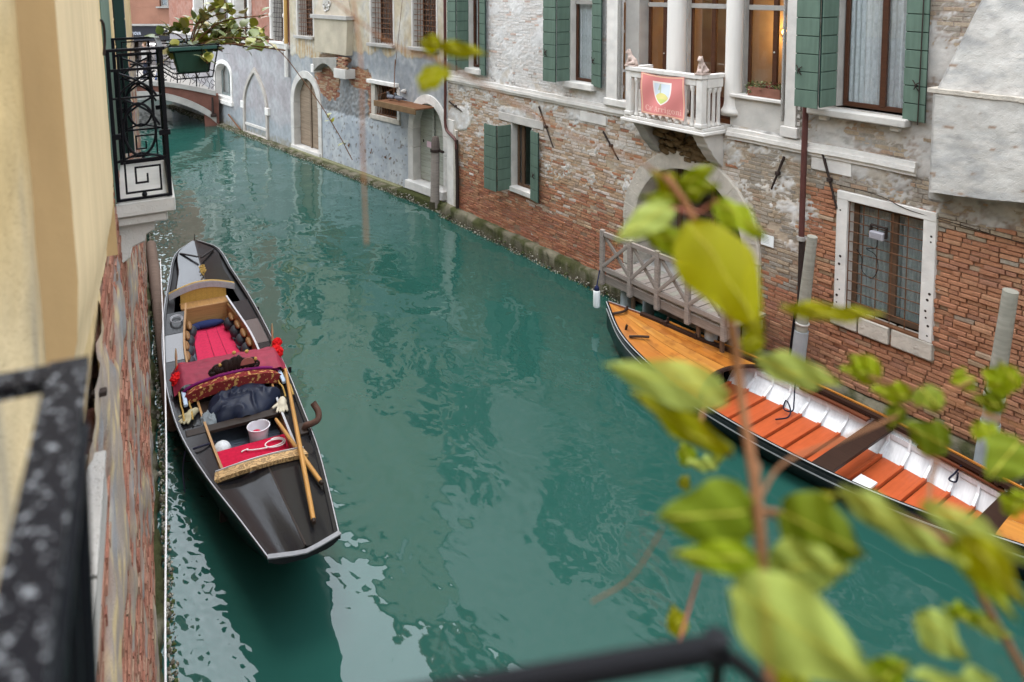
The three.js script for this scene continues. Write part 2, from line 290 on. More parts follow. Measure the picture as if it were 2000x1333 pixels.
function curtain(parent, u0, u1, v0, v1, w, mat = M.curtain, folds = 9) {
  const rows = [], n = 60; for (let j = 0; j <= 6; j++) { const row = []; for (let i = 0; i <= n; i++) { const t = i / n, ph = t * folds * 6.283 + 0.8 * Math.sin(t * 7); row.push([mix(u0, u1, t), mix(v1, v0, j / 6), w + 0.022 * Math.sin(ph + 0.25 * j / 6) + 0.012 * Math.sin(2.3 * ph)]); } rows.push(row); }
  return part(parent, 'curtain', loft(rows, false, 2), mat);
}
// a pair of leaves folded out: one square to the wall, the next turned back along it
function folded(parent, u, v0, v1, w1, w2) { shutter(parent, u, 0.02, v0 + 0.02, v1, w1, 1, 88); shutter(parent, u - 0.01, w1 + 0.03, v0, v1, w2, -1, 2); }
// brown casement: frame (the part), two panes, optional curtain
function casement(parent, u0, u1, v0, v1, w, o = {}) {
  const { mat = M.brown, mull = [0.5], bar = 0.055, transom, name = 'window', curt = true, cm } = o, d = 0.05, g = [];
  g.push(bx(u0, u0 + bar, v0, v1, w, w + d, 0.006), bx(u1 - bar, u1, v0, v1, w, w + d, 0.006), bx(u0 + bar, u1 - bar, v0, v0 + bar * 1.2, w, w + d - 0.003, 0.006), bx(u0 + bar, u1 - bar, v1 - bar, v1, w, w + d - 0.003, 0.006));
  for (const m of mull) { const c = mix(u0, u1, m); g.push(bx(c - bar * 0.75, c + bar * 0.75, v0 + bar, v1 - bar, w + 0.002, w + d + 0.012, 0.008)); }
  const f = part(parent, name, mg(g), mat);
  if (transom) part(f, 'transom', bx(u0 + 0.01, u1 - 0.01, transom, transom + 0.09, w + 0.004, w + d + 0.03, 0.008), o.tm || M.greystone);
  const ends = [0, ...mull, 1];
  for (let i = 0; i < ends.length - 1; i++) part(f, 'pane', bx(mix(u0, u1, ends[i]) + bar * 0.8, mix(u0, u1, ends[i + 1]) - bar * 0.8, v0 + bar, v1 - bar, w + 0.018, w + 0.022), M.glass);
  if (curt) curtain(f, u0 + 0.02, u1 - 0.02, v0 + 0.02, v1 - 0.02, w - 0.07, cm || M.curtain, Math.round((u1 - u0) * 11));
  return f;
}
// plain stone surround: jambs, head and sill as single stones
function surround(parent, u0, u1, v0, v1, t, out, back, mat, o = {}) {
  part(parent, 'jamb', bx(u0 - t, u0 + 0.012, v0, v1, back, out, 0.012), mat);
  part(parent, 'jamb', bx(u1 - 0.012, u1 + t, v0, v1, back, out, 0.012), mat);
  part(parent, 'lintel', bx(u0 - t, u1 + t, v1 - 0.012, v1 + (o.head ?? t), back, out + 0.004, 0.012), mat);
  if (o.sill !== 0) part(parent, 'sill', bx(u0 - t - 0.04, u1 + t + 0.04, v0 - (o.sill || 0.1), v0 + 0.004, back, out + (o.sillOut ?? 0.1), 0.014), o.sm || mat);
}
function grille(parent, u0, u1, v0, v1, w, nu, nv, r, mat) {
  const first = part(parent, 'window_grille', mg([bx(u0 - 0.012, u0 + 0.004, v0, v1, w - 0.008, w + 0.008), bx(u1 - 0.004, u1 + 0.012, v0, v1, w - 0.008, w + 0.008)]), mat), gv = cyl([0, v0, 0], [0, v1, 0], r, r, 6), gu = cyl([u0, 0, 0], [u1, 0, 0], r, r, 6);
  for (let i = 1; i < nu; i++) { const b = part(first, 'bar', gv, mat); b.position.set(mix(u0, u1, i / nu), 0, w); }
  for (let j = 1; j < nv; j++) { const b = part(first, 'bar', gu, mat); b.position.set(0, mix(v0, v1, j / nv), w + r * 1.9); }
  return first;
}
function shell(parent, u0, u1, h, depth, mat) {   // rear, ends and roof, so that the inside is dark
  const p = part(parent, 'rear_wall', bx(u0, u1, -0.5, h, -depth - 0.2, -depth), mat);
  part(parent, 'end_wall', bx(u0 + 0.003, u0 + 0.2, -0.5, h - 0.003, -depth, -0.06), mat); part(parent, 'end_wall', bx(u1 - 0.2, u1 - 0.003, -0.5, h - 0.003, -depth, -0.06), mat);
  part(parent, 'roof', bx(u0 - 0.1, u1 + 0.1, h, h + 0.25, -depth - 0.4, 0.35), mk([0.30, 0.13, 0.08], { map: T.blotch, k: 1 }));
}
// stone ledge at the water: uneven, wet below, green where weed grows
function ledge(parent, name, u0, u1, w0, w1, top, seed, weed) {
  const rows = [], prof = [[0, 0], [0.5, 0.03], [0.9, 0.01], [1, -0.08], [1.02, -0.3], [1.1, -0.55], [1.15, -0.8]], n = Math.round((u1 - u0) / 0.06);
  for (let j = 0; j < prof.length; j++) { const row = []; for (let i = 0; i <= n; i++) { const u = mix(u0, u1, i / n), e = 0.05 * fb(u * 0.9 + seed, j * 0.6, 3) + 0.02 * n2(u * 6, j * 2 + seed); row.push([u, top(u) + prof[j][1] + (j ? e * 0.5 : 0.02), w0 + (w1(u) - w0) * prof[j][0] + (j > 1 ? e * 1.4 : 0)]); } rows.push(row); }
  const g = loft(rows); boxUV(g);
  paint(g, (u, v, w) => { const f = fb(u * 1.3 + seed, v * 3 + w * 2, 4), s = n2(u * 9, v * 14 + seed), wet = ss(0.16, -0.02, v + 0.06 * s), grn = ss(-0.15, 0.35, f + weed + (v > 0.02 ? 0.15 : -0.1)); let c = mix3([0.19, 0.175, 0.13], [0.06, 0.066, 0.026], grn); c = mix3(c, [0.06, 0.052, 0.04], wet * (0.6 + 0.4 * s)); return c; });
  const m = part(parent, name, g, M.algae);
  const gg = new THREE.IcosahedronGeometry(1, 0), N = Math.round((u1 - u0) * 150), im = new THREE.InstancedMesh(gg, mk([1, 1, 1], { r: 0.9 }), N), q = new THREE.Object3D(), r = mulberry(seed * 77 + 3);
  for (let i = 0; i < N; i++) {
    const u = u0 + (u1 - u0) * r(), v = -0.03 + 0.26 * r() * r(), s = 0.008 + 0.024 * r() * r(); q.position.set(u, v * (0.7 + 0.4 * n2(u, 5)) , w1(u) + 0.03 + 0.05 * (0.22 - v) + 0.07 * r() * (v < 0.06 ? 1 : 0.2)); q.scale.set(s * (0.7 + r()), s * (0.6 + 0.6 * r()), s); q.rotation.set(r() * 6, r() * 6, r() * 6); q.updateMatrix(); im.setMatrixAt(i, q.matrix);
    const t = r(); im.setColorAt(i, new THREE.Color().setRGB(...(t < 0.35 ? [0.30, 0.28, 0.23] : t < 0.75 ? [0.10, 0.085, 0.06] : [0.06, 0.075, 0.025])));
  }
  im.name = 'barnacle_crust'; im.userData.kind = 'stuff'; im.castShadow = im.receiveShadow = true; parent.add(im);
  return m;
}
// ---------------------------------------------------------------- brick house across the canal
const A = thing('brick_house', 'large weathered brick house with green shutters and a white stone balcony', 'house', null, FA);
{
  const archIn = (u, v) => { const du = (u - 8.17) / 1.36, dv = v - 1.72; return v > 0.3 && (v < 1.72 ? Math.abs(du) < 1 : du * du + (dv / 1.36) ** 2 < 1); };
  const wins = [[0.5, 1.1, 4.26, 7.2], [4.74, 5.5, 4.36, 7.2], [6.4, 10.24, 4.05, 7.3], [11.14, 12.2, 4.62, 7.2], [2.45, 3.3, 1.46, 3.1], [11.38, 12.54, 1.47, 3.22]];
  const hole = (u, v) => archIn(u, v) || wins.some(([a, b, c, d]) => inRect(u, v, a, b, c, d));
  // how far old render still covers the bricks
  const cover = (u, v) => {
    let z = v < 1.6 ? 0.16 : mix(0.16, 0.43, ss(1.5, 2.5, v)); z = mix(z, 0.55, ss(3.2, 3.7, v));
    if (v > 4) z = mix(0.55, 0.47, ss(4.1, 4.5, v) * ss(4.2, 3.6, u) * ss(1.2, 1.8, u));
    z = mix(z, 0.17, ss(10.9, 11.2, u) * ss(3.35, 3.0, v)); z = mix(z, 0.62, ss(10.3, 10.8, u) * ss(3.3, 3.6, v));
    z = Math.max(z, 0.95 * ss(0.85, 0.4, Math.hypot((u - 0.0) / 1.0, (v - 2.85) / 0.55))); z = Math.max(z, 0.9 * ss(0.5, 0.3, Math.hypot((u - 2.75) / 2.4, (v - 3.32) / 0.5)));
    if (v > 6.6) z = 0.9;
    return clamp(z + 0.42 * fb(u * 0.8 + 2, v * 1.2, 4) + 0.12 * n2(u * 7, v * 9) + 0.08 * n2(u * 16, v * 22));
  };
  const cov = (u, v) => ss(0.42, 0.68, cover(u, v));
  const deepJ = (u, v) => ss(10.6, 11.2, u) * ss(3.5, 3.1, v);
  const h = (u, v) => (v > 4.02 ? mix(-0.009, 0.003, cov(u, v)) + 0.003 * fb(u * 3, v * 3, 3) + 0.001 * n2(u * 17, v * 17) : mix(-0.016 - 0.026 * deepJ(u, v), 0.007, cov(u, v)) + 0.006 * fb(u * 3, v * 3, 3) + 0.003 * n2(u * 17, v * 17));
  const col = (u, v) => {
    const f = fb(u * 1.1 + 30, v * 1.1, 5), s = fb(u * 4 + 3, v * 6, 4), k = cov(u, v);
    let c = mix3(mix3([0.30, 0.19, 0.13], [0.54, 0.44, 0.33], ss(1.2, 2.6, v) * ss(11.4, 10.6, u)), [0.72, 0.69, 0.655], clamp(k + 0.35 * f)); if (v > 4 && u < 10.4) c = mix3(c, [0.75, 0.74, 0.725], 0.75); c = mix3(c, [0.79, 0.78, 0.765], k * ss(0.05, 0.35, s));
    c = mix3(c, [0.50, 0.40, 0.27], ss(0.1, 0.5, f) * ss(5, 4, v) * 0.6); c = mix3(c, [0.24, 0.23, 0.21], ss(0.18, 0.5, fb(u * 1.7, v * 2.6 + 40, 5)) * ss(3.0, 3.4, v) * ss(5.2, 4.1, v) * 0.7);
    if (u > 10.4 && v > 3.3) c = mix3(c, [0.40, 0.37, 0.33], 0.45 + 0.3 * s);
    return c;
  };
  sheet(A, 'render_coat', { u0: -0.66, u1: 15, v0: 0.05, v1: 6.72, du: 0.03, h, col, hole, mat: M.wall });
  sheet(A, 'upper_wall', { u0: -0.66, u1: 15, v0: 6.72, v1: 12, du: 0.12, h: (u, v) => h(u, v), col, hole, mat: M.wall });
  sheet(A, 'side_wall', { u0: 15, u1: 34, v0: -0.3, v1: 12, du: 0.25, h: () => 0, col: (u, v) => mix3([0.34, 0.17, 0.11], [0.55, 0.48, 0.4], ss(2, 5, v + fb(u, v, 3))), mat: M.wall });
  shell(A, -0.66, 34, 12, 7, M.greystone);
  part(A, 'base_wall', bx(-0.64, 6.5, -0.6, 0.06, -0.1, -0.01), M.greystone); part(A, 'base_wall', bx(9.9, 15, -0.6, 0.06, -0.1, -0.01), M.greystone);

  const reds = [[0.47, 0.20, 0.115], [0.52, 0.26, 0.15], [0.40, 0.165, 0.105], [0.56, 0.31, 0.18], [0.36, 0.17, 0.12], [0.50, 0.22, 0.12]], buffs = [[0.50, 0.37, 0.24], [0.44, 0.30, 0.19], [0.55, 0.43, 0.31], [0.38, 0.33, 0.27], [0.48, 0.28, 0.17]], pales = [[0.76, 0.73, 0.70], [0.72, 0.66, 0.61], [0.78, 0.76, 0.74], [0.70, 0.62, 0.56], [0.66, 0.65, 0.63]], greys = [[0.36, 0.33, 0.29], [0.43, 0.37, 0.30], [0.30, 0.27, 0.24], [0.47, 0.36, 0.26]];
  const pick = (l, r) => l[(r() * l.length) | 0];
  bricks(A, {
    u0: -0.62, u1: 14.9, v0: 0.32, v1: 6.66, seed: 21, solos: 300, rough: (u, v) => 0.009 + 0.026 * deepJ(u, v) + 0.008 * ss(3.2, 2, v), eye: [-1.43 * -0.578 + 20.81 * 0.816, 6.5, (1.43 * -0.816 + 20.81 * 0.578)], seen: (u, v) => u < 13.5 && u > 10 && v > 0.5 && v < 3.4,
    skip: (u, v, l) => [-l, 0, l].some((d) => hole(u + d * 1.05, v) || hole(u + d * 1.05, v + 0.035)) || cov(u, v) > 0.97 || inRect(u, v, 7.3, 9, 3.0, 3.95) && Math.abs(u - 8.15) < 0.9 - (3.95 - v) * 0.2,
    face: (u, v) => -0.002 - 0.012 * ss(0.3, 0.6, fb(u * 0.9, v * 0.9 + 60, 3)) * ss(3.4, 2.6, v),
    color: (u, v, r) => {
      const f = 0.35 * fb(u * 0.7 + 9, v * 1.3, 4), g = fb(u * 1.6 + 4, v * 3 + 2, 3), tone = (c, k) => { const q = 1 + 0.22 * (r() - 0.5) + 0.2 * g; return mix3(c.map((x) => x * q), k, 0.45); };
      if (u > 10.6) { const t = ss(3.0, 3.5, v + f); return r() < t ? tone(pick(r() < 0.5 ? greys : buffs, r), [0.42, 0.36, 0.28]) : r() < 0.07 ? tone(pick(buffs, r), [0.42, 0.26, 0.16]) : tone(pick(reds, r), [0.57, 0.29, 0.17]); }
      if (v > 3.95) { const t = 0.93 + 0.6 * f; return r() < t ? tone(pick(pales, r), [0.77, 0.745, 0.72]) : tone([0.60, 0.42, 0.34], [0.68, 0.58, 0.52]); }
      if (u > 9.4) return r() < ss(1.1, 2.0, v + f) ? tone(pick(r() < 0.6 ? greys : buffs, r), [0.42, 0.36, 0.29]) : tone(pick(reds, r), [0.42, 0.20, 0.125]);
      const t = ss(0.7, 2.5, v + 1.3 * f + 0.3 * g), hi = ss(2.2, 3.4, v); return r() < t * 0.9 ? tone(pick(r() < 0.25 + 0.4 * hi ? pales : buffs, r), mix3([0.56, 0.34, 0.21], [0.62, 0.50, 0.39], hi)) : tone(pick(reds, r), mix3([0.42, 0.17, 0.10], [0.50, 0.27, 0.17], t));
    },
  });

  // string course
  const band = (u0, u1) => { const g = []; for (const [v0, v1, w] of [[3.80, 3.86, 0.045], [3.862, 3.93, 0.085], [3.932, 4.0, 0.06]]) { const pts = []; for (let u = u0; u <= u1 + 0.01; u += 0.3) pts.push([u, v0 + 0.008 * n2(u, 7), w / 2 - 0.02 + 0.006 * n2(u * 3, v0)]); g.push(sweep(pts, w + 0.04, v1 - v0)); } return mg(g); };
  part(A, 'string_course', band(-0.6, 6.9), M.whitestone); part(A, 'string_course', band(9.1, 12.62), M.whitestone);
  for (const [a, b, c, d] of [[5.08, 5.92, 3.53, 3.74], [10.74, 11.42, 3.58, 3.84]]) part(A, 'stone_panel', bx(a, b, c, d, -0.05, 0.022, 0.008), M.whitestone);
  part(A, 'stone_lintel', bx(1.9, 3.75, 3.1, 3.3, -0.2, 0.016, 0.01), M.stone);

  // far first-floor window
  surround(A, 0.5, 1.1, 4.3, 7.2, 0.05, 0.012, -0.2, M.stone, { sm: M.whitestone, sill: 0.14, sillOut: 0.14 });
  casement(A, 0.52, 1.08, 4.31, 7.19, -0.17, { mull: [0.5], transom: 6.5 });
  folded(A, 0.48, 4.22, 7.1, 0.36, 0.4); shutter(A, 1.1, 0.04, 4.16, 7.1, 0.36, 1, 12);
  // middle first-floor window
  surround(A, 4.74, 5.5, 4.37, 7.2, 0.06, 0.012, -0.2, M.stone, { sm: M.whitestone, sill: 0.13, sillOut: 0.15 });
  casement(A, 4.76, 5.48, 4.38, 7.19, -0.17, { mull: [], transom: 6.07 });
  folded(A, 4.7, 4.35, 7.1, 0.36, 0.42); shutter(A, 5.5, 0.04, 4.34, 7.1, 0.4, 1, 14);
  espagnolette(A, 4.38, 5.0, 0.44); espagnolette(A, 5.63, 4.9, 0.14);
  // right first-floor window with white curtains
  surround(A, 11.14, 12.2, 4.63, 7.2, 0.06, 0.014, -0.2, M.greystone, { sill: 0 });
  casement(A, 11.17, 12.18, 4.64, 7.19, -0.16, { mull: [0.62], bar: 0.06, transom: 6.7 });
  part(A, 'sill', bx(10.74, 12.3, 4.48, 4.6, -0.2, 0.2, 0.025), M.stone); for (const u of [10.97, 12.1]) part(A, 'sill_bracket', bx(u - 0.07, u + 0.07, 4.4, 4.478, 0, 0.11, 0.02), M.whitestone);
  folded(A, 11.11, 4.62, 7.1, 0.42, 0.38); shutter(A, 12.2, 0.06, 4.58, 7.1, 0.33, 1, 6);
  espagnolette(A, 10.8, 5.2, 0.5); espagnolette(A, 12.4, 5.1, 0.13); part(A, 'shutter_rod', cyl([12.44, 4.55, 0.13], [12.46, 7, 0.13], 0.008), M.iron);
  // low window with shutters
  surround(A, 2.45, 3.3, 1.5, 3.1, 0.03, 0.006, -0.22, M.stone, { sill: 0.12, sillOut: 0.06, sm: M.whitestone });
  casement(A, 2.5, 3.28, 1.51, 3.09, -0.2, { mat: M.frameOld, mull: [0.3], curt: false }); curtain(A, 3.0, 3.27, 1.55, 3.05, -0.27, M.curtain, 3);
  folded(A, 2.43, 1.4, 3.05, 0.4, 0.5); shutter(A, 3.32, 0.04, 1.36, 3.04, 0.38, 1, 10); espagnolette(A, 3.52, 2.0, 0.13);

  // the triple window above the balcony
  part(A, 'pilaster', bx(5.99, 6.31, 4.14, 7.4, -0.1, 0.09, 0.01), M.whitestone); part(A, 'pilaster_base', bx(5.93, 6.62, 4.0, 4.15, -0.1, 0.12, 0.02), M.whitestone);
  for (let i = 0; i < 30; i++) part(A, 'dentil', bx(5.93, 5.988, 4.2 + i * 0.1, 4.255 + i * 0.1, -0.05, 0.05), M.stone);
  const rope = (u, v0, v1, w) => { const g = []; for (let s = 0; s < 3; s++) { const pts = [], n = Math.round((v1 - v0) / 0.012); for (let i = 0; i <= n; i++) { const a = i * 0.5 + s * 2.094; pts.push(V(u + 0.018 * Math.cos(a), v0 + (v1 - v0) * i / n, w + 0.018 * Math.sin(a))); } g.push(new THREE.TubeGeometry(new THREE.CatmullRomCurve3(pts), n, 0.017, 4)); } return mg(g); };
  part(A, 'rope_moulding', rope(6.35, 4.16, 6.6, 0.05), M.greystone); part(A, 'rope_moulding', rope(10.22, 4.28, 6.6, 0.06), M.greystone);
  part(A, 'stone_jamb', bx(6.39, 6.78, 4.05, 7.35, -0.4, -0.06, 0.01), M.greystone);
  part(A, 'pilaster', bx(10.26, 10.47, 4.2, 7.4, -0.3, 0.07, 0.01), M.whitestone); part(A, 'pilaster_base', bx(10.2, 10.52, 4.02, 4.2, -0.1, 0.1, 0.02), M.whitestone);
  for (let i = 0; i < 5; i++) part(A, 'dentil', bx(10.475, 10.53, 4.1 + i * 0.13, 4.16 + i * 0.13, -0.03, 0.04), M.stone);
  const colm = (u, r, v0) => part(A, 'column', lathe([[0, v0], [r * 1.35, v0], [r * 1.35, v0 + 0.08], [r * 1.15, v0 + 0.13], [r * 1.05, v0 + 0.18], [r, v0 + 0.25], [r * 0.94, 7.2], [0, 7.2]], 24).translate(u, 0, -0.12), M.whitestone);
  colm(7.73, 0.19, 4.02); colm(9.08, 0.155, 4.2);
  part(A, 'stone_head', bx(6.3, 10.3, 7.2, 7.5, -0.4, 0.05, 0.02), M.stone);
  for (const [a, b, v0, m] of [[6.8, 7.6, 4.4, [0.56]], [7.9, 8.95, 4.06, [0.53]], [9.22, 10.22, 4.6, [0.56]]]) {
    const f = casement(A, a, b, v0, 7.18, -0.36, { mull: m, transom: 6.06, bar: 0.06, curt: false });
    part(f, 'door_knob', ball(mix(a, b, m[0]) + 0.005, v0 + 0.75, -0.28, 0.016), M.whitestone);
  }
  part(A, 'window_post', bx(7.86, 7.93, 4.1, 7.2, -0.3, -0.2, 0.01), M.greystone); part(A, 'window_post', bx(9.13, 9.23, 4.55, 7.2, -0.38, -0.2, 0.01), M.greystone);
  part(A, 'parapet', bx(9.1, 10.25, 4.0, 4.54, -0.33, -0.02, 0.01), M.stone); part(A, 'sill', bx(9.12, 10.2, 4.541, 4.6, -0.34, 0.05, 0.015), M.whitestone);
  part(A, 'parapet', bx(6.4, 7.6, 4.0, 4.4, -0.33, -0.07, 0.01), M.stone);
  // the lit room behind it
  const roomMat = mk([0.46, 0.40, 0.30], { map: T.blotch, k: 0.5, r: 0.9 });
  part(A, 'room_wall', bx(5.6, 10.7, 3.85, 7.4, -3.4, -3.3), roomMat); part(A, 'room_wall', bx(5.5, 5.6, 3.85, 7.4, -3.3, -0.45), roomMat); part(A, 'room_wall', bx(10.7, 10.8, 3.85, 7.4, -3.3, -0.45), roomMat);
  part(A, 'room_floor', bx(5.6, 10.7, 3.8, 3.9, -3.3, -0.41), M.brown); part(A, 'room_ceiling', bx(5.6, 10.7, 7.41, 7.5, -3.3, -0.41), M.cream);
  part(A, 'room_door', mg([bx(8.9, 9.7, 3.9, 6.1, -3.3, -3.26), bx(8.82, 8.9, 3.9, 6.2, -3.3, -3.22), bx(9.7, 9.78, 3.9, 6.2, -3.3, -3.22)]), M.brown);
  const glow = new THREE.MeshStandardMaterial({ color: 0xffe0a0, emissive: 0xffb050, emissiveIntensity: 3 });
  for (const u of [8.02, 10.3]) {
    const l = part(A, 'wall_lamp', mg([bx(u - 0.04, u + 0.04, 5.35, 5.6, -3.3, -3.27), tube([[u, 5.42, -3.27], [u - 0.08, 5.38, -3.18], [u - 0.1, 5.45, -3.16]], 0.008), tube([[u, 5.42, -3.27], [u + 0.08, 5.38, -3.18], [u + 0.1, 5.45, -3.16]], 0.008)]), mk([0.5, 0.36, 0.12], { m: 0.8, r: 0.3 }));
    for (const s of [-0.1, 0.1]) { part(l, 'bulb', ball(u + s, 5.5, -3.16, 0.035, 0.055, 0.035), glow); }
    const pl = new THREE.PointLight(0xffb86a, 0.9, 0, 2); pl.position.set(u, 5.52, -3.0); pl.castShadow = true; A.add(pl);
  }

  // balcony
  const bal = part(A, 'stone_balcony', mg([bx(6.98, 9.06, 3.88, 3.94, -0.1, 0.62, 0.015), bx(7.04, 9.0, 3.941, 4.0, -0.1, 0.58, 0.015)]), M.whitestone);
  part(bal, 'handrail', bx(7.08, 8.98, 4.86, 4.94, 0.44, 0.6, 0.012), M.whitestone); part(bal, 'handrail', bx(8.86, 8.98, 4.861, 4.938, -0.05, 0.438, 0.012), M.whitestone); part(bal, 'handrail', bx(7.08, 7.2, 4.861, 4.938, -0.05, 0.438, 0.012), M.whitestone);
  part(bal, 'frieze', bx(7.2, 8.82, 4.74, 4.858, 0.47, 0.57, 0.006), M.whitestone); part(bal, 'frieze', bx(8.88, 8.97, 4.7, 4.858, 0.02, 0.44, 0.006), M.whitestone);
  for (const u of [7.15, 8.9]) part(bal, 'corner_post', mg([bx(u - 0.07, u + 0.07, 4.002, 4.858, 0.44, 0.58, 0.02), bx(u - 0.085, u + 0.085, 4.002, 4.08, 0.43, 0.6, 0.015)]), M.whitestone);
  const balu = lathe([[0, 0], [0.052, 0], [0.052, 0.04], [0.036, 0.06], [0.034, 0.1], [0.03, 0.62], [0.046, 0.66], [0.05, 0.70], [0.05, 0.74], [0, 0.74]], 10);
  for (let i = 0; i < 9; i++) { const b = part(bal, 'baluster', balu, M.whitestone); b.position.set(7.33 + i * 0.173, 4.0, 0.52); }
  for (let i = 0; i < 3; i++) { const b = part(bal, 'baluster', balu, M.whitestone); b.position.set(8.92, 4.0, 0.08 + i * 0.13); b.scale.y = 0.945; }
  const brokn = (u0, u1, seed) => { const pts = [[0, 0]]; for (let i = 0; i <= 12; i++) { const t = i / 12; pts.push([0.56 * (1 - t) ** 0.8 + 0.015 * n2(i * 3, seed), -0.62 * t + 0.02 * n2(i * 2.3, seed + 4)]); } pts.push([0, -0.62]); const g = extrude(pts.map(([a, b]) => [a, b]), u1 - u0, 0.01); g.rotateY(-Math.PI / 2); g.translate(u1, 3.876, -0.02); return boxUV(g); };
  part(bal, 'corbel', brokn(7.25, 7.5, 2), M.greystone); part(bal, 'corbel', brokn(8.72, 8.98, 9), M.stone);
  const rub = []; for (let i = 0; i < 90; i++) { const u = rr(7.5, 8.75), t = rnd(), s = rr(0.04, 0.11); rub.push(new THREE.DodecahedronGeometry(s, 0).scale(1.4, 0.7, 0.8).rotateZ(rr(-0.3, 0.3)).translate(u, 3.84 - 0.6 * t, 0.02 + 0.34 * (1 - t) * rnd())); }
  part(bal, 'broken_masonry', mg(rub), mk([0.17, 0.115, 0.06], { map: T.blotch, k: 2, bump: T.pits, b: 0.01, bk: 5 }), { kind: 'stuff' });

  // water gate
  const ring = [], N = 15, cu = 8.17, cv = 1.72;
  for (let i = 0; i < N; i++) { const a0 = Math.PI * i / N + 0.004, a1 = Math.PI * (i + 1) / N - 0.004, ro = 1.66 + 0.02 * n2(i, 3), p = (r, a) => [cu + r * Math.cos(a), cv + r * Math.sin(a)], am = (a0 + a1) / 2; part(A, 'arch_stone', extrude([p(1.34, a0), p(ro, a0), p(ro, am), p(ro, a1), p(1.34, a1), p(1.34, am)], 0.5, 0.012).translate(0, 0, -0.44 + 0.008 * n2(i, 8)), M.roughstone); }
  for (const s of [-1, 1]) for (let i = 0; i < 3; i++) part(A, 'jamb_stone', bx(cu + s * 1.5 - 0.16, cu + s * 1.5 + 0.16, 0.3 + i * 0.475, 0.765 + i * 0.475, -0.44, 0.05, 0.015), M.roughstone);
  part(A, 'passage_wall', bx(6.5, 9.9, 0.5, 3.6, -5.5, -5.4), M.greystone); part(A, 'passage_wall', bx(6.5, 6.6, 0.5, 3.6, -5.4, -0.46), M.roughstone); part(A, 'passage_wall', bx(9.8, 9.9, 0.5, 3.6, -5.4, -0.46), M.roughstone); part(A, 'passage_ceiling', bx(6.6, 9.8, 3.5, 3.6, -5.4, -0.46), M.roughstone); part(A, 'gate_floor', bx(6.6, 9.8, 0.7, 0.86, -5.4, 0.0), M.greystone);
  for (const u of [7.35, 8.2, 9.05]) part(A, 'gate_post', bx(u - 0.05, u + 0.05, 0.862, 3.0, -0.75, -0.68, 0.01), M.frameOld); part(A, 'gate_rail', bx(6.86, 9.48, 2.0, 2.1, -0.76, -0.69, 0.01), M.frameOld);
  for (const [a, b] of [[6.9, 7.3], [7.4, 8.15], [8.25, 9.0], [9.1, 9.44]]) part(A, 'gate_pane', bx(a, b, 0.9, 1.99, -0.73, -0.72), M.glass);

  // barred window beside the poles
  surround(A, 11.38, 12.54, 1.47, 3.22, 0.17, 0.035, -0.22, M.whitestone, { head: 0.12, sill: 0 });
  for (const [a, b, c] of [[11.16, 11.62, 0.05], [11.63, 12.12, 0.06], [12.13, 12.74, 0.045]]) part(A, 'sill_stone', bx(a, b - 0.01, 1.2 + 0.02 * c, 1.47, -0.2, c, 0.03), M.roughstone);
  casement(A, 11.39, 12.53, 1.5, 3.2, -0.2, { mat: M.frameOld, mull: [0.56], bar: 0.075, cm: mk([0.44, 0.50, 0.50], { map: T.cloth, k: 3 }) });
  grille(A, 11.4, 12.52, 1.5, 3.2, -0.02, 5, 11, 0.0075, M.rust); part(A, 'grille_foot', bx(11.39, 12.53, 1.472, 1.5, -0.06, 0.03), M.rust);
  const pit = new THREE.CylinderGeometry(0.018, 0.012, 0.012, 9).rotateX(Math.PI / 2);
  for (let i = 0; i < 16; i++) { const s = i % 2, p = part(A, 'bolt_plug', pit, M.iron); p.position.set(s ? 12.63 + rr(-0.02, 0.03) : 11.28 + rr(-0.02, 0.03), 1.55 + (i >> 1) * 0.12 + rr(0, 0.06) + (i > 12 ? 0.6 : 0), 0.031); p.scale.setScalar(rr(0.6, 1.25)); }
  const fl = part(A, 'floodlight', bx(11.78, 11.99, 2.75, 2.86, 0.0, 0.1, 0.012), mk([0.34, 0.33, 0.36], { r: 0.5 })); part(fl, 'lens', bx(11.8, 11.97, 2.757, 2.845, 0.1, 0.104), M.glass); part(fl, 'bracket', mg([bx(11.76, 11.775, 2.78, 2.93, -0.01, 0.06), bx(11.995, 12.01, 2.78, 2.93, -0.01, 0.06), bx(11.76, 12.01, 2.93, 2.945, -0.01, 0.05)]), M.iron);
  part(A, 'cable', tube([[11.88, 2.75, 0.03], [11.85, 2.6, 0.02], [11.7, 2.55, 0.02], [11.85, 2.5, 0.03], [11.9, 2.3, 0.03], [11.8, 2.12, 0.03], [11.65, 2.2, 0.02], [11.64, 2.38, 0.02], [11.55, 2.5, 0.02]], 0.006, 60, 5), M.blackIron);
  part(A, 'cable', tube([[11.2, 3.42, 0.03], [11.9, 3.4, 0.04], [12.3, 3.3, 0.045], [12.9, 3.26, 0.02], [13.9, 3.2, 0.02]], 0.006, 30, 5), M.iron);

  // pipes, tie bars, notice
  part(A, 'downpipe', tube([[-0.6, 11.5, 0.1], [-0.6, 4, 0.1], [-0.6, 2.52, 0.1], [-0.56, 2.45, 0.1], [-0.1, 2.26, 0.1], [-0.04, 2.2, 0.1], [-0.04, 2.0, 0.1]], 0.042, 90, 10), M.pipe);
  part(A, 'drain_pipe', tube([[-0.04, 2.25, 0.09], [-0.04, 1.2, 0.07], [-0.05, 0.3, 0.07]], 0.05, 10, 8), M.iron);
  part(A, 'brick_pier', bx(-0.27, -0.1, 0.3, 2.5, -0.05, 0.06, 0.02), M.roughstone); part(A, 'white_pier', bx(-0.62, -0.28, 0.3, 2.75, -0.1, 0.05, 0.012), M.whitestone);
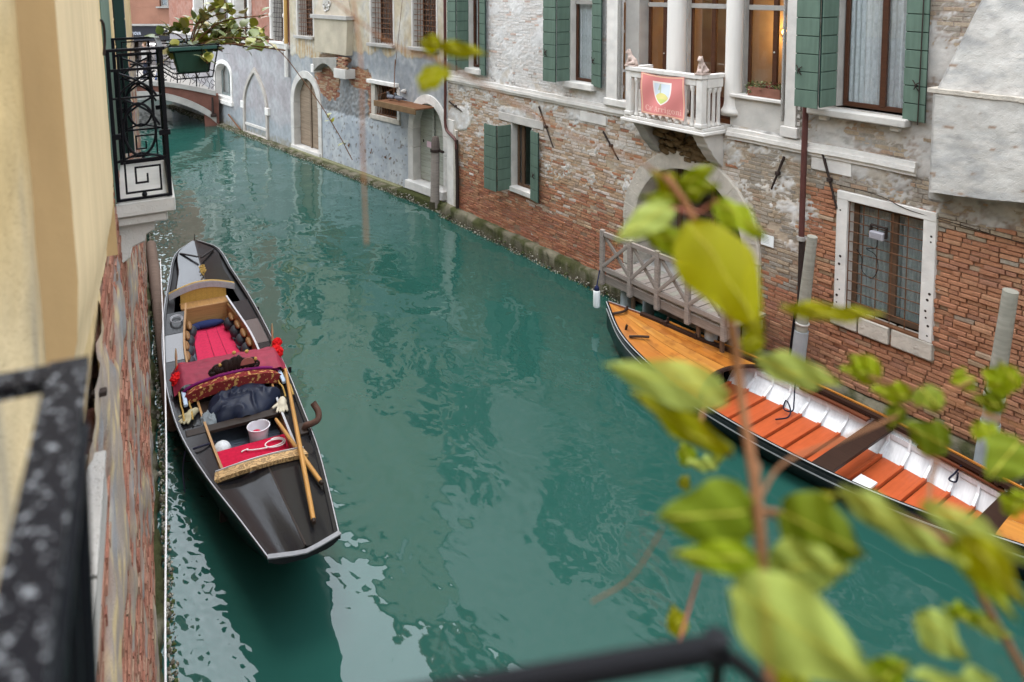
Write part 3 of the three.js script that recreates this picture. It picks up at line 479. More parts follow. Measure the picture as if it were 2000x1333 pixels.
  part(A, 'downpipe', cyl([10.66, 2.44, 0.1], [10.69, 11.5, 0.1], 0.047, 0.047, 12), M.pipe); part(A, 'pipe_clamp', mg([cyl([10.66, 2.4, 0.1], [10.66, 2.47, 0.1], 0.065), bx(10.56, 10.76, 2.42, 2.45, 0, 0.1)]), M.greystone); part(A, 'drain_pipe', cyl([10.66, 0.4, 0.08], [10.66, 2.41, 0.08], 0.05), M.iron);
  for (const [a, b, c, d] of [[3.62, 3.65, 4.17, 2.77], [5.86, 3.41, 6.34, 2.89], [10.26, 3.68, 10.03, 3.09], [10.94, 3.9, 11.22, 3.05], [-0.5, 3.25, 0.16, 3.07]]) { const t = part(A, 'tie_bar', cyl([a, b, 0.04], [c, d, 0.04], 0.024, 0.016, 6), M.iron); part(t, 'tie_bolt', bx((a + c) / 2 - 0.035, (a + c) / 2 + 0.035, (b + d) / 2 - 0.03, (b + d) / 2 + 0.03, 0, 0.075, 0.008), M.iron); }
  const cn = document.createElement('canvas'); cn.width = 128; cn.height = 100; const cx = cn.getContext('2d'); cx.fillStyle = '#e4e8e8'; cx.fillRect(0, 0, 128, 100); cx.fillStyle = '#9aa39f'; for (let i = 0; i < 5; i++) cx.fillRect(18, 22 + i * 13, 60 + (i * 37) % 34, 3); const nt = new THREE.CanvasTexture(cn); nt.colorSpace = THREE.SRGBColorSpace;
  const ng = new THREE.BoxGeometry(0.25, 0.19, 0.012); part(A, 'notice_plate', ng.translate(9.98, 2.2, 0.04), new THREE.MeshStandardMaterial({ map: nt, roughness: 0.5 }));

  // outside chimney breast with a narrowing flue
  const cb = [], cr = 110; const outl = (v) => { const u0 = v < 5.06 ? 12.76 : mix(12.76, 13.62, (v - 5.06) / 2.2), dep = v < 5.06 ? 0.45 : mix(0.4, 0.26, (v - 5.06) / 2.2); return [u0, dep]; };
  for (let j = 0; j <= cr; j++) {
    const v = mix(3.72, 7.3, j / cr), [u0, dep] = outl(v), row = [], q = (u, vv, w) => { const e = 0.009 * fb(u * 1.6, vv * 2.6 + w, 4) + 0.002 * n2(u * 9, vv * 16); return [u + e * 0.5, vv + (0.02 * n2(u * 1.5, 1) + 0.10 * (u - 12.7)) * (1 - j / cr) ** 4, w + e]; };
    for (let i = 0; i <= 6; i++) row.push(q(u0, v, -0.05 + (dep - 0.02) * i / 6)); for (let i = 0; i <= 110; i++) row.push(q(u0 + 0.03 + (16 - u0) * i / 110, v, dep)); rows_(row);
  }
  function rows_(r) { cb.push(r); }
  const cg = loft(cb), lo = cb[0].map(([u, v, w]) => [u, v, -0.08]); boxUV(cg);
  const cc = (u, v) => { const f = fb(u * 0.9, v * 1.5 + 3, 5), s = fb(u * 1.8, v * 3.4, 5); let c = mix3([0.60, 0.57, 0.53], [0.46, 0.45, 0.435], ss(-0.1, 0.5, f + 0.5 * fb(u * 2, v * 9, 3))); c = mix3(c, [0.66, 0.64, 0.60], ss(0.0, 0.6, s) * 0.7); c = mix3(c, [0.36, 0.25, 0.18], ss(0.5, 0.6, fb(u * 1.4 + 8, v * 5, 4))); return c; };
  const chm = part(A, 'chimney_breast', paint(cg, cc), mk([1, 1, 1], { vertexColors: true, map: T.grain, k: 0.8, bump: T.pits, b: 0.006, bk: 2.2, r: 0.95 }));
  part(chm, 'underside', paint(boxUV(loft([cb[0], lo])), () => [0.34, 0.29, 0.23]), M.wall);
  const cp = []; for (let u = 12.72; u < 16; u += 0.2) cp.push([u, 5.07 + 0.01 * n2(u * 3, 2), 0.24]); part(chm, 'cornice', sweep(cp, 0.46, 0.055), M.roughstone); part(chm, 'stone_foot', bx(12.68, 12.9, 3.55, 3.86, -0.05, 0.28, 0.05), M.greystone);

  ledge(A, 'water_ledge', -0.75, 6.9, -0.05, () => 0.2, (u) => 0.3 + 0.02 * n2(u, 3), 4, -0.08);
  ledge(A, 'water_ledge', 9.85, 15.2, -0.05, () => 0.12, (u) => 0.24, 9, -0.25);
}
// things on and before the brick house
{
  // banner
  const cn = document.createElement('canvas'); cn.width = 512; cn.height = 400; const x = cn.getContext('2d');
  x.fillStyle = '#d68480'; x.fillRect(0, 0, 512, 400); x.strokeStyle = '#e8c2a0'; x.lineWidth = 9; x.strokeRect(14, 10, 484, 380);
  const sh = (s) => { x.beginPath(); x.moveTo(256 - 112 * s, 190 - 130 * s); x.lineTo(256 + 112 * s, 190 - 130 * s); x.bezierCurveTo(256 + 118 * s, 190 + 20 * s, 256 + 90 * s, 190 + 60 * s, 256, 190 + 105 * s); x.bezierCurveTo(256 - 90 * s, 190 + 60 * s, 256 - 118 * s, 190 + 20 * s, 256 - 112 * s, 190 - 130 * s); x.closePath(); };
  sh(1); x.fillStyle = '#efe6e0'; x.fill(); x.save(); sh(0.86); x.clip(); x.fillStyle = '#cfd8e2'; x.fillRect(0, 0, 512, 300); x.fillStyle = '#d8cf86'; x.beginPath(); x.ellipse(256, 240, 90, 70, 0, 0, 7); x.fill(); x.fillStyle = '#c3cf78'; x.fillRect(150, 232, 220, 60); x.fillStyle = '#b9bfa8'; x.fillRect(226, 80, 16, 95); x.beginPath(); x.moveTo(222, 90); x.lineTo(200, 150); x.lineTo(240, 140); x.fill(); x.restore();
  x.fillStyle = '#e5b3a6'; x.font = 'bold 70px serif'; x.textAlign = 'center'; x.fillText("Ca' Arrigoni", 256, 362);
  const t = new THREE.CanvasTexture(cn); t.colorSpace = THREE.SRGBColorSpace;
  const rows = []; for (let j = 0; j <= 24; j++) { const row = [], b = j / 24; for (let i = 0; i <= 40; i++) { const a = i / 40; row.push([7.54 + 1.06 * a + 0.02 * b * (a - 0.3), 4.875 - 0.77 * b - 0.035 * Math.sin(a * Math.PI) * (1 - b) - 0.01 * Math.sin(a * 9) * b, 0.618 + 0.034 * b * Math.sin((a - 0.5) * 9 + b * 2) + 0.018 * Math.sin((a * 7 + b * 5)) * b * (1 - b) * 3]); } rows.push(row); }
  const g = loft(rows), uv = g.attributes.uv; for (let i = 0; i < uv.count; i++) uv.setY(i, 1 - uv.getY(i));
  solo('banner', 'coral red banner with a pale shield hung on the white stone balcony', 'banner', g, new THREE.MeshStandardMaterial({ map: t, roughness: 0.9, side: THREE.DoubleSide }), null, FA);
  // lions on the balcony posts
  const lion = blob([[0, 0.02, -0.1, 0, 0.02, 0.06, 0.045, 0.04], [0, 0.07, -0.07, 0, 0.13, 0.0, 0.055, 0.05], [0, 0.13, 0.0, 0, 0.2, 0.03, 0.05, 0.045], [0, 0.235, 0.045, 0, 0.24, 0.05, 0.045, 0.045], [0, 0.225, 0.085, 0, 0.222, 0.1, 0.022, 0.02], [0.035, 0.13, 0.03, 0.035, 0.0, 0.075, 0.019, 0.018], [-0.035, 0.13, 0.03, -0.035, 0.0, 0.075, 0.019, 0.018], [0.06, 0.04, -0.07, 0.06, 0.01, 0.02, 0.035, 0.02], [-0.06, 0.04, -0.07, -0.06, 0.01, 0.02, 0.035, 0.02], [0.03, 0.275, 0.04, 0.034, 0.29, 0.04, 0.012, 0.008], [-0.03, 0.275, 0.04, -0.034, 0.29, 0.04, 0.012, 0.008]], 0.022, 56);
  const lm = mk([0.62, 0.50, 0.46], { map: T.blotch, k: 5, bump: T.pits, b: 0.006, bk: 14 });
  const lions = [['small seated stone lion on the left post of the white balcony', 7.15, -70], ['small seated stone lion on the right post of the white balcony', 8.9, 5]];
  for (const [label, u, a] of lions) { const o = thing('stone_lion', label, 'statue', 'lions on the balcony posts', FA); const w = part(o, 'plinth', bx(-0.09, 0.09, 0, 0.03, -0.12, 0.1, 0.008), lm); part(o, 'lion_figure', lion.clone().translate(0, 0.035, 0), lm); o.rotateY(a * R); const q = V(u, 4.94, 0.51).applyEuler(FA.rotation).add(FA.position); o.position.copy(q); }
  // flower box on the sill
  const fb_ = thing('flower_box', 'terracotta coloured flower box with trailing plants on the window sill', 'flower box', null, FA), tm = mk([0.24, 0.115, 0.085], { map: T.blotch, k: 3 });
  part(fb_, 'trough', mg([bx(9.46, 10.1, 4.605, 4.76, -0.22, -0.2), bx(9.46, 10.1, 4.605, 4.76, -0.04, -0.02), bx(9.46, 9.48, 4.605, 4.76, -0.2, -0.04), bx(10.08, 10.1, 4.605, 4.76, -0.2, -0.04), bx(9.48, 10.08, 4.605, 4.72, -0.2, -0.04)]), tm);
  const lg = new THREE.BufferGeometry(); lg.setAttribute('position', new THREE.Float32BufferAttribute([0, 0, 0, 0.5, 0.12, 0.35, 1, 0, 0, 0.5, 0.12, -0.35], 3)); lg.setIndex([0, 1, 2, 0, 2, 3]); lg.computeVertexNormals(); boxUV(lg);
  const lm3 = [[0.06, 0.10, 0.03], [0.22, 0.25, 0.13], [0.14, 0.03, 0.03]].map((c) => mk(c, { r: 0.6, side: THREE.DoubleSide }));
  const leaves = [[], [], []]; for (let i = 0; i < 420; i++) { const u = rr(9.4, 10.16), k = u < 9.65 || rnd() < 0.5 ? (rnd() < 0.5 ? 0 : 1) : (u > 9.7 && u < 9.95 ? 2 : 0), s = rr(0.03, 0.06); leaves[k].push(lg.clone().scale(s, s, s).rotateX(rr(-1, 1)).rotateY(rr(0, 6.3)).rotateZ(rr(-0.5, 0.8)).translate(u + rr(-0.05, 0.05), 4.76 + rr(-0.05, 0.09) - (u < 9.55 ? 0.1 * rnd() : 0), rr(-0.24, 0.0))); }
  leaves.forEach((l, i) => part(fb_, ['green_foliage', 'pale_foliage', 'red_foliage'][i], mg(l), lm3[i], { kind: 'stuff' }));
}
// ---------------------------------------------------------------- jetty and poles before the brick house
{
  const j = thing('wooden_jetty', 'grey weathered timber landing stage with crossed railings below the arched gate', 'jetty', null, FA), W = 0.98, U = [7.02, 7.78, 8.47, 9.18, 9.95], wd = M.oldwood;
  part(j, 'edge_beam', bx(7.05, 10.0, 0.74, 0.9, W - 0.02, W + 0.06, 0.01), wd); part(j, 'edge_beam', bx(7.05, 10.0, 0.7, 0.84, 0.12, 0.2, 0.01), wd);
  for (let i = 0; i < 21; i++) part(j, 'plank', bx(7.04 + i * 0.142, 7.04 + i * 0.142 + 0.132, 0.902, 0.94 + 0.004 * (i % 3), 0.06, W + 0.02, 0.006), mkPlank(i));
  function mkPlank(i) { return [wd, M.post, M.oldwood][i % 3]; }
  for (const u of U) part(j, 'rail_post', bx(u - 0.045, u + 0.045, 0.72, 1.8, W + 0.062, W + 0.142, 0.01), wd);
  for (let i = 0; i < 4; i++) {
    const a = U[i] + 0.046, b = U[i + 1] - 0.046, w = W + 0.1; part(j, 'top_rail', bx(a, b, 1.68, 1.77, w - 0.028, w + 0.028, 0.008), wd); part(j, 'bottom_rail', bx(a, b, 1.0, 1.09, w - 0.028, w + 0.028, 0.008), wd);
    const dg = (s) => { const L = Math.hypot(b - a, 0.59), g = bx(-L / 2, L / 2, -0.032, 0.032, -0.018, 0.018, 0.006); g.rotateZ(s * Math.atan2(0.59, b - a)); return g.translate((a + b) / 2, 1.385, w + s * 0.02); };
    part(j, 'brace', dg(1), wd); part(j, 'brace', dg(-1), wd);
  }
  for (const [u, w] of [[7.45, 0.85], [9.5, 0.85], [7.45, 0.25], [9.5, 0.25]]) part(j, 'pile', cyl([u, -0.6, w], [u, 0.74, w], 0.12, 0.11, 14), M.postBlue);
  for (const u of [7.78, 9.35, 9.85]) part(j, 'strut', bx(u - 0.03, u + 0.03, -0.4, 0.735, W - 0.02, W + 0.04, 0.006), M.frameOld);
  const f = thing('boat_fender', 'white fender with dark blue rope end hanging from the jetty corner', 'fender', null, FA);
  part(f, 'body', lathe([[0, 0.28], [0.05, 0.28], [0.068, 0.3], [0.07, 0.5], [0.068, 0.6], [0.05, 0.63], [0, 0.63]], 14).translate(7.0, 0.0, W + 0.22), M.paper); part(f, 'rope_end', mg([lathe([[0, 0.62], [0.058, 0.62], [0.04, 0.68], [0.012, 0.72], [0, 0.72]], 12).translate(7.0, 0, W + 0.22), cyl([7.0, 0.7, W + 0.22], [7.01, 1.0, W + 0.16], 0.012)]), mk([0.02, 0.025, 0.07]));
  const pole = (name, label, p, q, r0, r1, m, extra) => { const o = thing(name, label, 'pole', null, FA); const n = [], a = V(...p), b = V(...q); for (let i = 0; i <= 10; i++) n.push(a.clone().lerp(b, i / 10)); part(o, 'shaft', cyl(p, q, r0, r1, 16), m); if (extra) extra(o, a, b); return o; };
  const band = (o, a, b, t, r, h, m, nm) => { const c = a.clone().lerp(b, t), d = b.clone().sub(a).normalize().multiplyScalar(h); part(o, nm, cyl(c.toArray(), c.clone().add(d).toArray(), r, r, 16), m); };
  pole('mooring_pole', 'pale grey mooring pole between the arched gate and barred window', [10.76, -0.9, 0.46], [11.1, 2.66, 0.48], 0.115, 0.078, M.post, (o, a, b) => { band(o, a, b, 0.6, 0.112, 0.02, M.stone, 'weld_ring'); part(o, 'guide_rail', cyl([10.74, -0.2, 0.55], [10.91, 1.55, 0.56], 0.022, 0.022, 6), M.blackIron); part(o, 'painted_foot', cyl([10.77, -0.8, 0.46], [10.955, 1.12, 0.47], 0.121, 0.112, 16), M.postBlue); });
  pole('mooring_pole', 'pale grey mooring pole against bare bricks right of the barred window', [13.52, -0.9, 0.46], [13.84, 2.72, 0.48], 0.118, 0.088, M.post, (o, a, b) => { band(o, a, b, 0.62, 0.119, 0.02, M.blackIron, 'iron_band'); band(o, a, b, 0.6, 0.122, 0.05, M.stone, 'chain_ring'); part(o, 'guide_rail', cyl([13.66, -0.2, 0.5], [13.78, 1.2, 0.5], 0.02, 0.02, 6), M.blackIron); part(o, 'painted_foot', cyl([13.53, -0.8, 0.46], [13.685, 0.95, 0.467], 0.122, 0.116, 16), M.postBlue); });
}

// ---------------------------------------------------------------- the ochre house and the pink house further off
const bandTop = (u) => 3.75 + 0.55 * ss(9.6, 13, u) + 0.22 * fb(u * 0.9, 3, 3);
{
  const H = thing('ochre_house', 'flaking ochre house with grey patched lower wall, two arched water doors and barred windows', 'house', null, FB);
  const arch = (cu, hw, sp, top) => (u, v) => { const d = (u - cu) / hw; return v > 0.2 && (v < sp ? Math.abs(d) < 1 : d * d + ((v - sp) / (top - sp)) ** 2 < 1); };
  const a1 = arch(8.93, 1.02, 1.95, 3.0), a2 = arch(17.0, 0.8, 2.1, 2.98);
  const wins = [[8.36, 9.66, 4.58, 6.9], [13.77, 15.12, 4.6, 6.9], [16.22, 17.46, 4.62, 6.9], [13.95, 15.3, 2.22, 3.3]], hole = (u, v) => a1(u, v) || a2(u, v) || wins.some(([a, b, c, d]) => inRect(u, v, a, b, c, d));
  // where the render has fallen off
  const bare = (u, v) => { const e = 0.25 * fb(u * 1.6, v * 2, 4); return Math.max(ss(0.25, 0.05, Math.hypot((u - 10.6) / 1.1, (v - 2.95) / 0.75) - 0.7 + e), ss(0.2, 0.0, Math.hypot((u - 12.9) / 1.0, (v - 3.35) / 0.45) - 0.7 + e), ss(0.12, 0, Math.abs(u - 13.62) - 0.1 + e * 0.4) * ss(2.0, 2.2, v) * ss(3.5, 3.3, v), ss(0.1, 0, Math.hypot((u - 11.2) / 1.4, (v - 3.9) / 0.16) - 0.8 + e)); };
  const fall = (u, v) => ss(0.35, 0.6, bare(u, v)), lower = (u, v) => ss(0.03, -0.03, v - (1.95 + 0.08 * (u - 10) / 5 + 0.05 * fb(u * 2, 4, 3)));
  const grey = (u, v) => ss(0.04, -0.04, v - bandTop(u));
  const mid = (u, v) => inRect(u, v, 10.25, 13.5, 1.9, 3.5) ? 1 : 0;
  const h = (u, v) => -0.03 * fall(u, v) + 0.012 * (1 - grey(u, v)) + 0.012 * lower(u, v) + (mid(u, v) ? 0.034 * fb(u * 5, v * 5, 4) - 0.014 : 0.006 * fb(u * 2, v * 2, 4));
  const col = (u, v) => {
    const f = fb(u * 0.7 + 11, v * 0.7, 5), s = fb(u * 3.4, v * 2.2 + 8, 4), st = fb(u * 5, v * 0.35, 3);
    let c = mix3([0.52, 0.45, 0.33], [0.58, 0.545, 0.47], ss(-0.2, 0.5, f)); c = mix3(c, [0.47, 0.29, 0.12], ss(0.05, 0.45, st + 0.4 * s) * ss(5.4, 3.9, v)); c = mix3(c, [0.42, 0.40, 0.37], ss(0.25, 0.5, s + 0.5 * f) * 0.6);
    const g = mix3([0.30, 0.32, 0.34], [0.40, 0.41, 0.41], ss(-0.4, 0.4, f + 0.6 * s)); c = mix3(c, g, grey(u, v)); if (mid(u, v)) c = mix3(c, [0.19, 0.18, 0.17], 0.55 + 0.5 * s);
    c = mix3(c, mix3([0.40, 0.43, 0.46], [0.50, 0.52, 0.53], ss(-0.3, 0.5, f + s * 0.5)), lower(u, v)); c = mix3(c, [0.16, 0.13, 0.10], ss(0.36, 0.5, fb(u * 2.6 + 5, v * 3.4, 4)) * lower(u, v) * 0.8);
    return mix3(c, [0.32, 0.24, 0.17], fall(u, v));
  };
  sheet(H, 'render_coat', { u0: 7.66, u1: 18.35, v0: -0.1, v1: 6.6, du: 0.04, h, col, hole, mat: M.wall });
  sheet(H, 'upper_wall', { u0: 7.66, u1: 18.35, v0: 6.6, v1: 14.5, du: 0.14, h, col, hole, mat: M.wall });
  shell(H, 7.66, 18.35, 14.5, 6, M.greystone);
  const rp = [[0.36, 0.16, 0.10], [0.42, 0.24, 0.14], [0.30, 0.13, 0.085], [0.46, 0.33, 0.22]];
  bricks(H, { u0: 9.6, u1: 14.0, v0: 2.2, v1: 4.2, seed: 31, skip: (u, v) => hole(u, v) || fall(u, v) < 0.6, face: () => -0.018, color: (u, v, r) => rp[(r() * 4) | 0] });
  // door one
  const voussoirs = (cu, hw, sp, top, t, dep, n, m) => { for (let i = 0; i < n; i++) { const p0 = Math.PI * i / n + 0.006, p1 = Math.PI * (i + 1) / n - 0.006, p = (e, a) => [cu + (hw + e) * Math.cos(a), sp + (top - sp + e) * Math.sin(a)], am = (p0 + p1) / 2; part(H, 'arch_stone', extrude([p(-0.015, p0), p(t, p0), p(t, am), p(t, p1), p(-0.015, p1), p(-0.015, am)], dep, 0.008).translate(0, 0, 0.05 - dep), m); } };
  voussoirs(8.93, 1.02, 1.95, 3.0, 0.25, 0.4, 9, M.stone); for (const s of [-1, 1]) for (const [a, b] of [[0.1, 0.9], [0.91, 1.94]]) part(H, 'jamb_stone', bx(8.93 + s * 1.14 - 0.13, 8.93 + s * 1.14 + 0.13, a, b, -0.35, 0.05, 0.012), M.stone);
  const leaf = (u0, u1, m, v0, spring, top, cu, hw) => {
    const clipTop = (u) => spring + (top - spring) * Math.sqrt(Math.max(0, 1 - ((u - cu) / hw) ** 2)) - 0.01, out = []; for (let i = 0; i <= 8; i++) { const u = mix(u0, u1, i / 8); out.push([u, clipTop(u)]); }
    const d = part(H, 'door_leaf', extrude([[u0, v0], [u1, v0], ...out.reverse()], 0.04, 0.004).translate(0, 0, -0.26), m), e = part(d, 'door_stile', bx(u1 - 0.05, u1 + 0.02, v0 + 0.02, clipTop(u1) - 0.06, -0.225, -0.19, 0.006), m);
    for (let v = v0 + 0.02; v < top; v += 0.21) { let a = u0 + 0.015, b = u1 - 0.055; const vt = v + 0.2; while (a < b && clipTop(a) < vt) a += 0.03; while (b > a && clipTop(b) < vt) b -= 0.03; if (b - a > 0.15) part(d, 'plank', bx(a, b, v, v + 0.196, -0.224, -0.2 - 0.004 * ((v * 10) % 2), 0.005), m); }
    return d;
  };
  const dm = mk([0.24, 0.18, 0.13], { map: T.wood, k: 0.8, bump: T.wood, b: 0.004, r: 0.9 });
  leaf(7.95, 8.9, M.doorOld, 0.3, 1.95, 3.0, 8.93, 1.02); leaf(8.96, 9.92, M.doorOld, 0.3, 1.95, 3.0, 8.93, 1.02); part(H, 'door_post', bx(8.88, 8.98, 0.2, 2.9, -0.2, -0.16, 0.01), dm); part(H, 'door_back', bx(7.8, 10.1, 0, 3.1, -0.6, -0.5), M.greystone);
  // door two
  voussoirs(17.0, 0.8, 2.1, 2.98, 0.24, 0.42, 9, M.whitestone); for (const s of [-1, 1]) for (const [a, b] of [[0.12, 1.5], [1.51, 2.09]]) part(H, 'jamb_stone', bx(17 + s * 0.93 - 0.14, 17 + s * 0.93 + 0.14, a, b, -0.37, 0.05, 0.012), s < 0 ? M.stone : M.whitestone);
  leaf(16.24, 16.97, M.doorPale, 0.5, 2.1, 2.98, 17, 0.8); leaf(17.03, 17.77, M.doorPale, 0.5, 2.1, 2.98, 17, 0.8); part(H, 'door_post', bx(16.96, 17.06, 0.4, 2.92, -0.18, -0.14, 0.01), M.doorPale); part(H, 'door_back', bx(16.1, 17.95, 0, 3.05, -0.6, -0.5), M.greystone);
  part(H, 'door_note', bx(16.62, 16.84, 1.56, 1.74, -0.2, -0.19), mk([0.72, 0.52, 0.58])); part(H, 'letter_slot', bx(16.42, 16.46, 1.68, 1.76, -0.2, -0.185), M.iron); part(H, 'door_step', bx(15.95, 17.95, 0.22, 0.48, -0.4, 0.2, 0.02), M.whitestone); part(H, 'door_step', bx(7.7, 10.1, 0.1, 0.28, -0.4, 0.1, 0.02), M.stone);
  // upper windows with grilles
  for (const [a, b, v] of [[8.36, 9.66, 4.58], [13.77, 15.12, 4.6], [16.22, 17.46, 4.62]]) {
    surround(H, a, b, v, 6.9, 0.07, 0.03, -0.42, M.stone, { sm: M.greystone, sill: 0.1, sillOut: 0.12 }); casement(H, a, b, v + 0.01, 6.89, -0.4, { mat: M.brown, mull: [0.5], curt: true, cm: mk([0.10, 0.06, 0.045], { map: T.wood, k: 1.2 }) }); grille(H, a, b, v, 6.9, -0.06, 8, 14, 0.011, M.rust);
  }
  // low window with slanting lattice
  part(H, 'lintel', bx(13.62, 15.4, 3.28, 3.4, -0.2, 0.14, 0.01), M.whitestone); part(H, 'jamb', bx(13.72, 13.97, 2.2, 3.28, -0.25, 0.03, 0.02), M.roughstone); part(H, 'jamb', bx(15.28, 15.44, 2.2, 3.28, -0.25, 0.03, 0.02), M.whitestone); part(H, 'sill', bx(13.65, 15.46, 2.08, 2.24, -0.25, 0.05, 0.02), M.roughstone);
  part(H, 'inner_wall', bx(13.5, 15.8, 1.6, 3.8, -2.6, -2.5), M.roughstone);
  const gl = part(H, 'window_lattice', mg([bx(13.96, 15.29, 3.22, 3.25, -0.06, -0.03), bx(13.96, 15.29, 2.25, 2.28, -0.06, -0.03)]), M.rust);
  for (let i = 0; i < 9; i++) { part(gl, 'bar', cyl([13.98 + i * 0.15, 2.26, -0.05], [14.2 + i * 0.15 > 15.28 ? 15.28 : 14.2 + i * 0.15, 3.24, -0.05], 0.012, 0.012, 5), M.rust); if (i < 7) part(gl, 'bar', cyl([14.26 + i * 0.15, 2.26, -0.03], [14.0 + i * 0.15, 3.24, -0.03], 0.01, 0.01, 5), M.rust); }
  // hearth hood: broken corbelled arch with stone ends
  const hood = []; for (let i = 0; i <= 14; i++) { const t = i / 14; hood.push([10.15 + 1.68 * t, 3.36 + 0.36 * Math.sin(Math.PI * t)]); }
  part(H, 'hood_arch', extrude([...hood, [11.9, 3.98], [10.1, 3.84]], 0.3, 0.01).translate(0, 0, 0.0), mk([0.34, 0.33, 0.31], { map: T.blotch, k: 1, bump: T.pits, b: 0.01, bk: 3 }));
  part(H, 'hood_corbel', bx(11.8, 12.62, 3.3, 3.62, -0.1, 0.36, 0.012), M.stone); part(H, 'hood_corbel', bx(9.98, 10.2, 3.32, 3.62, -0.1, 0.32, 0.012), M.whitestone);
  bricks(H, { u0: 11.85, u1: 12.6, v0: 3.66, v1: 4.02, seed: 5, skip: () => false, face: () => 0.3, color: (u, v, r) => rp[(r() * 4) | 0] });
  const fl = part(H, 'flue', extrude([[10.25, 4.1], [12.5, 4.1], [12.62, 5.3], [10.2, 5.3]], 0.26, 0.01), mk([0.50, 0.45, 0.36], { map: T.blotch, k: 0.6, bump: T.pits, b: 0.006, bk: 2 })); part(fl, 'flue_ledge', bx(10.05, 12.7, 5.3, 5.44, -0.05, 0.34, 0.015), M.greystone); part(fl, 'flue_hood', extrude([[10.3, 5.442], [12.5, 5.442], [12.05, 6.5], [10.75, 6.5]], 0.24, 0.02), mk([0.56, 0.50, 0.42], { map: T.blotch, k: 0.8, bump: T.pits, b: 0.008, bk: 2 }));
  const orn = []; for (let i = 0; i < 9; i++) { const a = i * 0.9; orn.push(new THREE.TorusGeometry(0.07 + 0.02 * (i % 3), 0.03, 6, 12).translate(11.15 + 0.035 * i * Math.cos(a), 5.85 + 0.035 * i * Math.sin(a), 0.26)); } part(fl, 'carved_crest', mg(orn), M.stone);
  // rusty canopy over door two
  part(H, 'rusty_canopy', bx(15.1, 17.35, 2.86, 2.9, 0.0, 0.7, 0.004), M.rust); part(H, 'canopy_edge', bx(15.08, 17.37, 2.74, 2.92, 0.7, 0.74, 0.006), mk([0.21, 0.135, 0.075], { map: T.blotch, k: 2.5, bump: T.pits, b: 0.006, bk: 6 }));
  for (const u of [12.2, 12.25, 13.7, 14.6, 14.9]) part(H, 'iron_ring', tube([[u, rr(0.8, 1.3), 0.02], [u + 0.04, 0.98, 0.06], [u + 0.02, 0.9, 0.07], [u - 0.04, 0.95, 0.06]], 0.012, 10, 5), M.rust);
  part(H, 'wire', cyl([15.2, 3.6, 0.05], [16.35, 6.5, 0.4], 0.008, 0.008, 4), M.rust); part(H, 'stay_rod', cyl([15.25, 4.15, 0.04], [15.55, 2.95, 0.3], 0.014, 0.014, 5), M.rust); part(H, 'stay_rod', cyl([15.4, 3.3, 0.04], [14.6, 2.95, 0.3], 0.01, 0.01, 5), M.rust); part(H, 'wall_lamp_base', lathe([[0, 0], [0.07, 0], [0.07, 0.08], [0.03, 0.16], [0, 0.16]], 10).rotateX(Math.PI / 2).translate(15.75, 3.2, 0), M.stone);
  ledge(H, 'water_ledge', 7.6, 18.2, -0.05, (u) => 0.3 + 0.012 * (u - 7), (u) => 0.08 + 0.01 * n2(u, 3), 14, -0.08);
  part(H, 'quay_slab', bx(7.7, 15.6, 0.02, 0.16, -0.02, 0.16, 0.03), mk([0.20, 0.20, 0.12], { map: T.blotch, k: 1.5, bump: T.pits, b: 0.01, bk: 3 })); part(H, 'weedy_step', bx(15.8, 18.2, -0.2, 0.2, 0.1, 0.42, 0.06), mk([0.075, 0.085, 0.03], { map: T.blotch, k: 3, bump: T.pits, b: 0.03, bk: 4 }));
  // dark post by door two
  const p = thing('mooring_post', 'old dark timber post with iron collar beside the pale arched door', 'post', null, FB); part(p, 'shaft', cyl([17.85, -0.8, 0.42], [17.9, 1.75, 0.4], 0.14, 0.12, 12), M.oldwood); part(p, 'head', lathe([[0.13, 0], [0.12, 0.2], [0.09, 0.42], [0, 0.44]], 12).translate(17.91, 1.72, 0.4), mk([0.15, 0.12, 0.105], { map: T.wood, k: 2 })); part(p, 'collar', mg([cyl([17.9, 1.7, 0.4], [17.9, 1.78, 0.4], 0.15, 0.15, 12), bx(17.9, 18.2, 1.7, 1.76, 0.3, 0.36)]), M.iron); part(p, 'wet_foot', cyl([17.845, -0.7, 0.42], [17.855, 0.25, 0.42], 0.147, 0.142, 12), mk([0.07, 0.065, 0.04], { map: T.blotch, k: 3, bump: T.pits, b: 0.01, bk: 6 }));
}
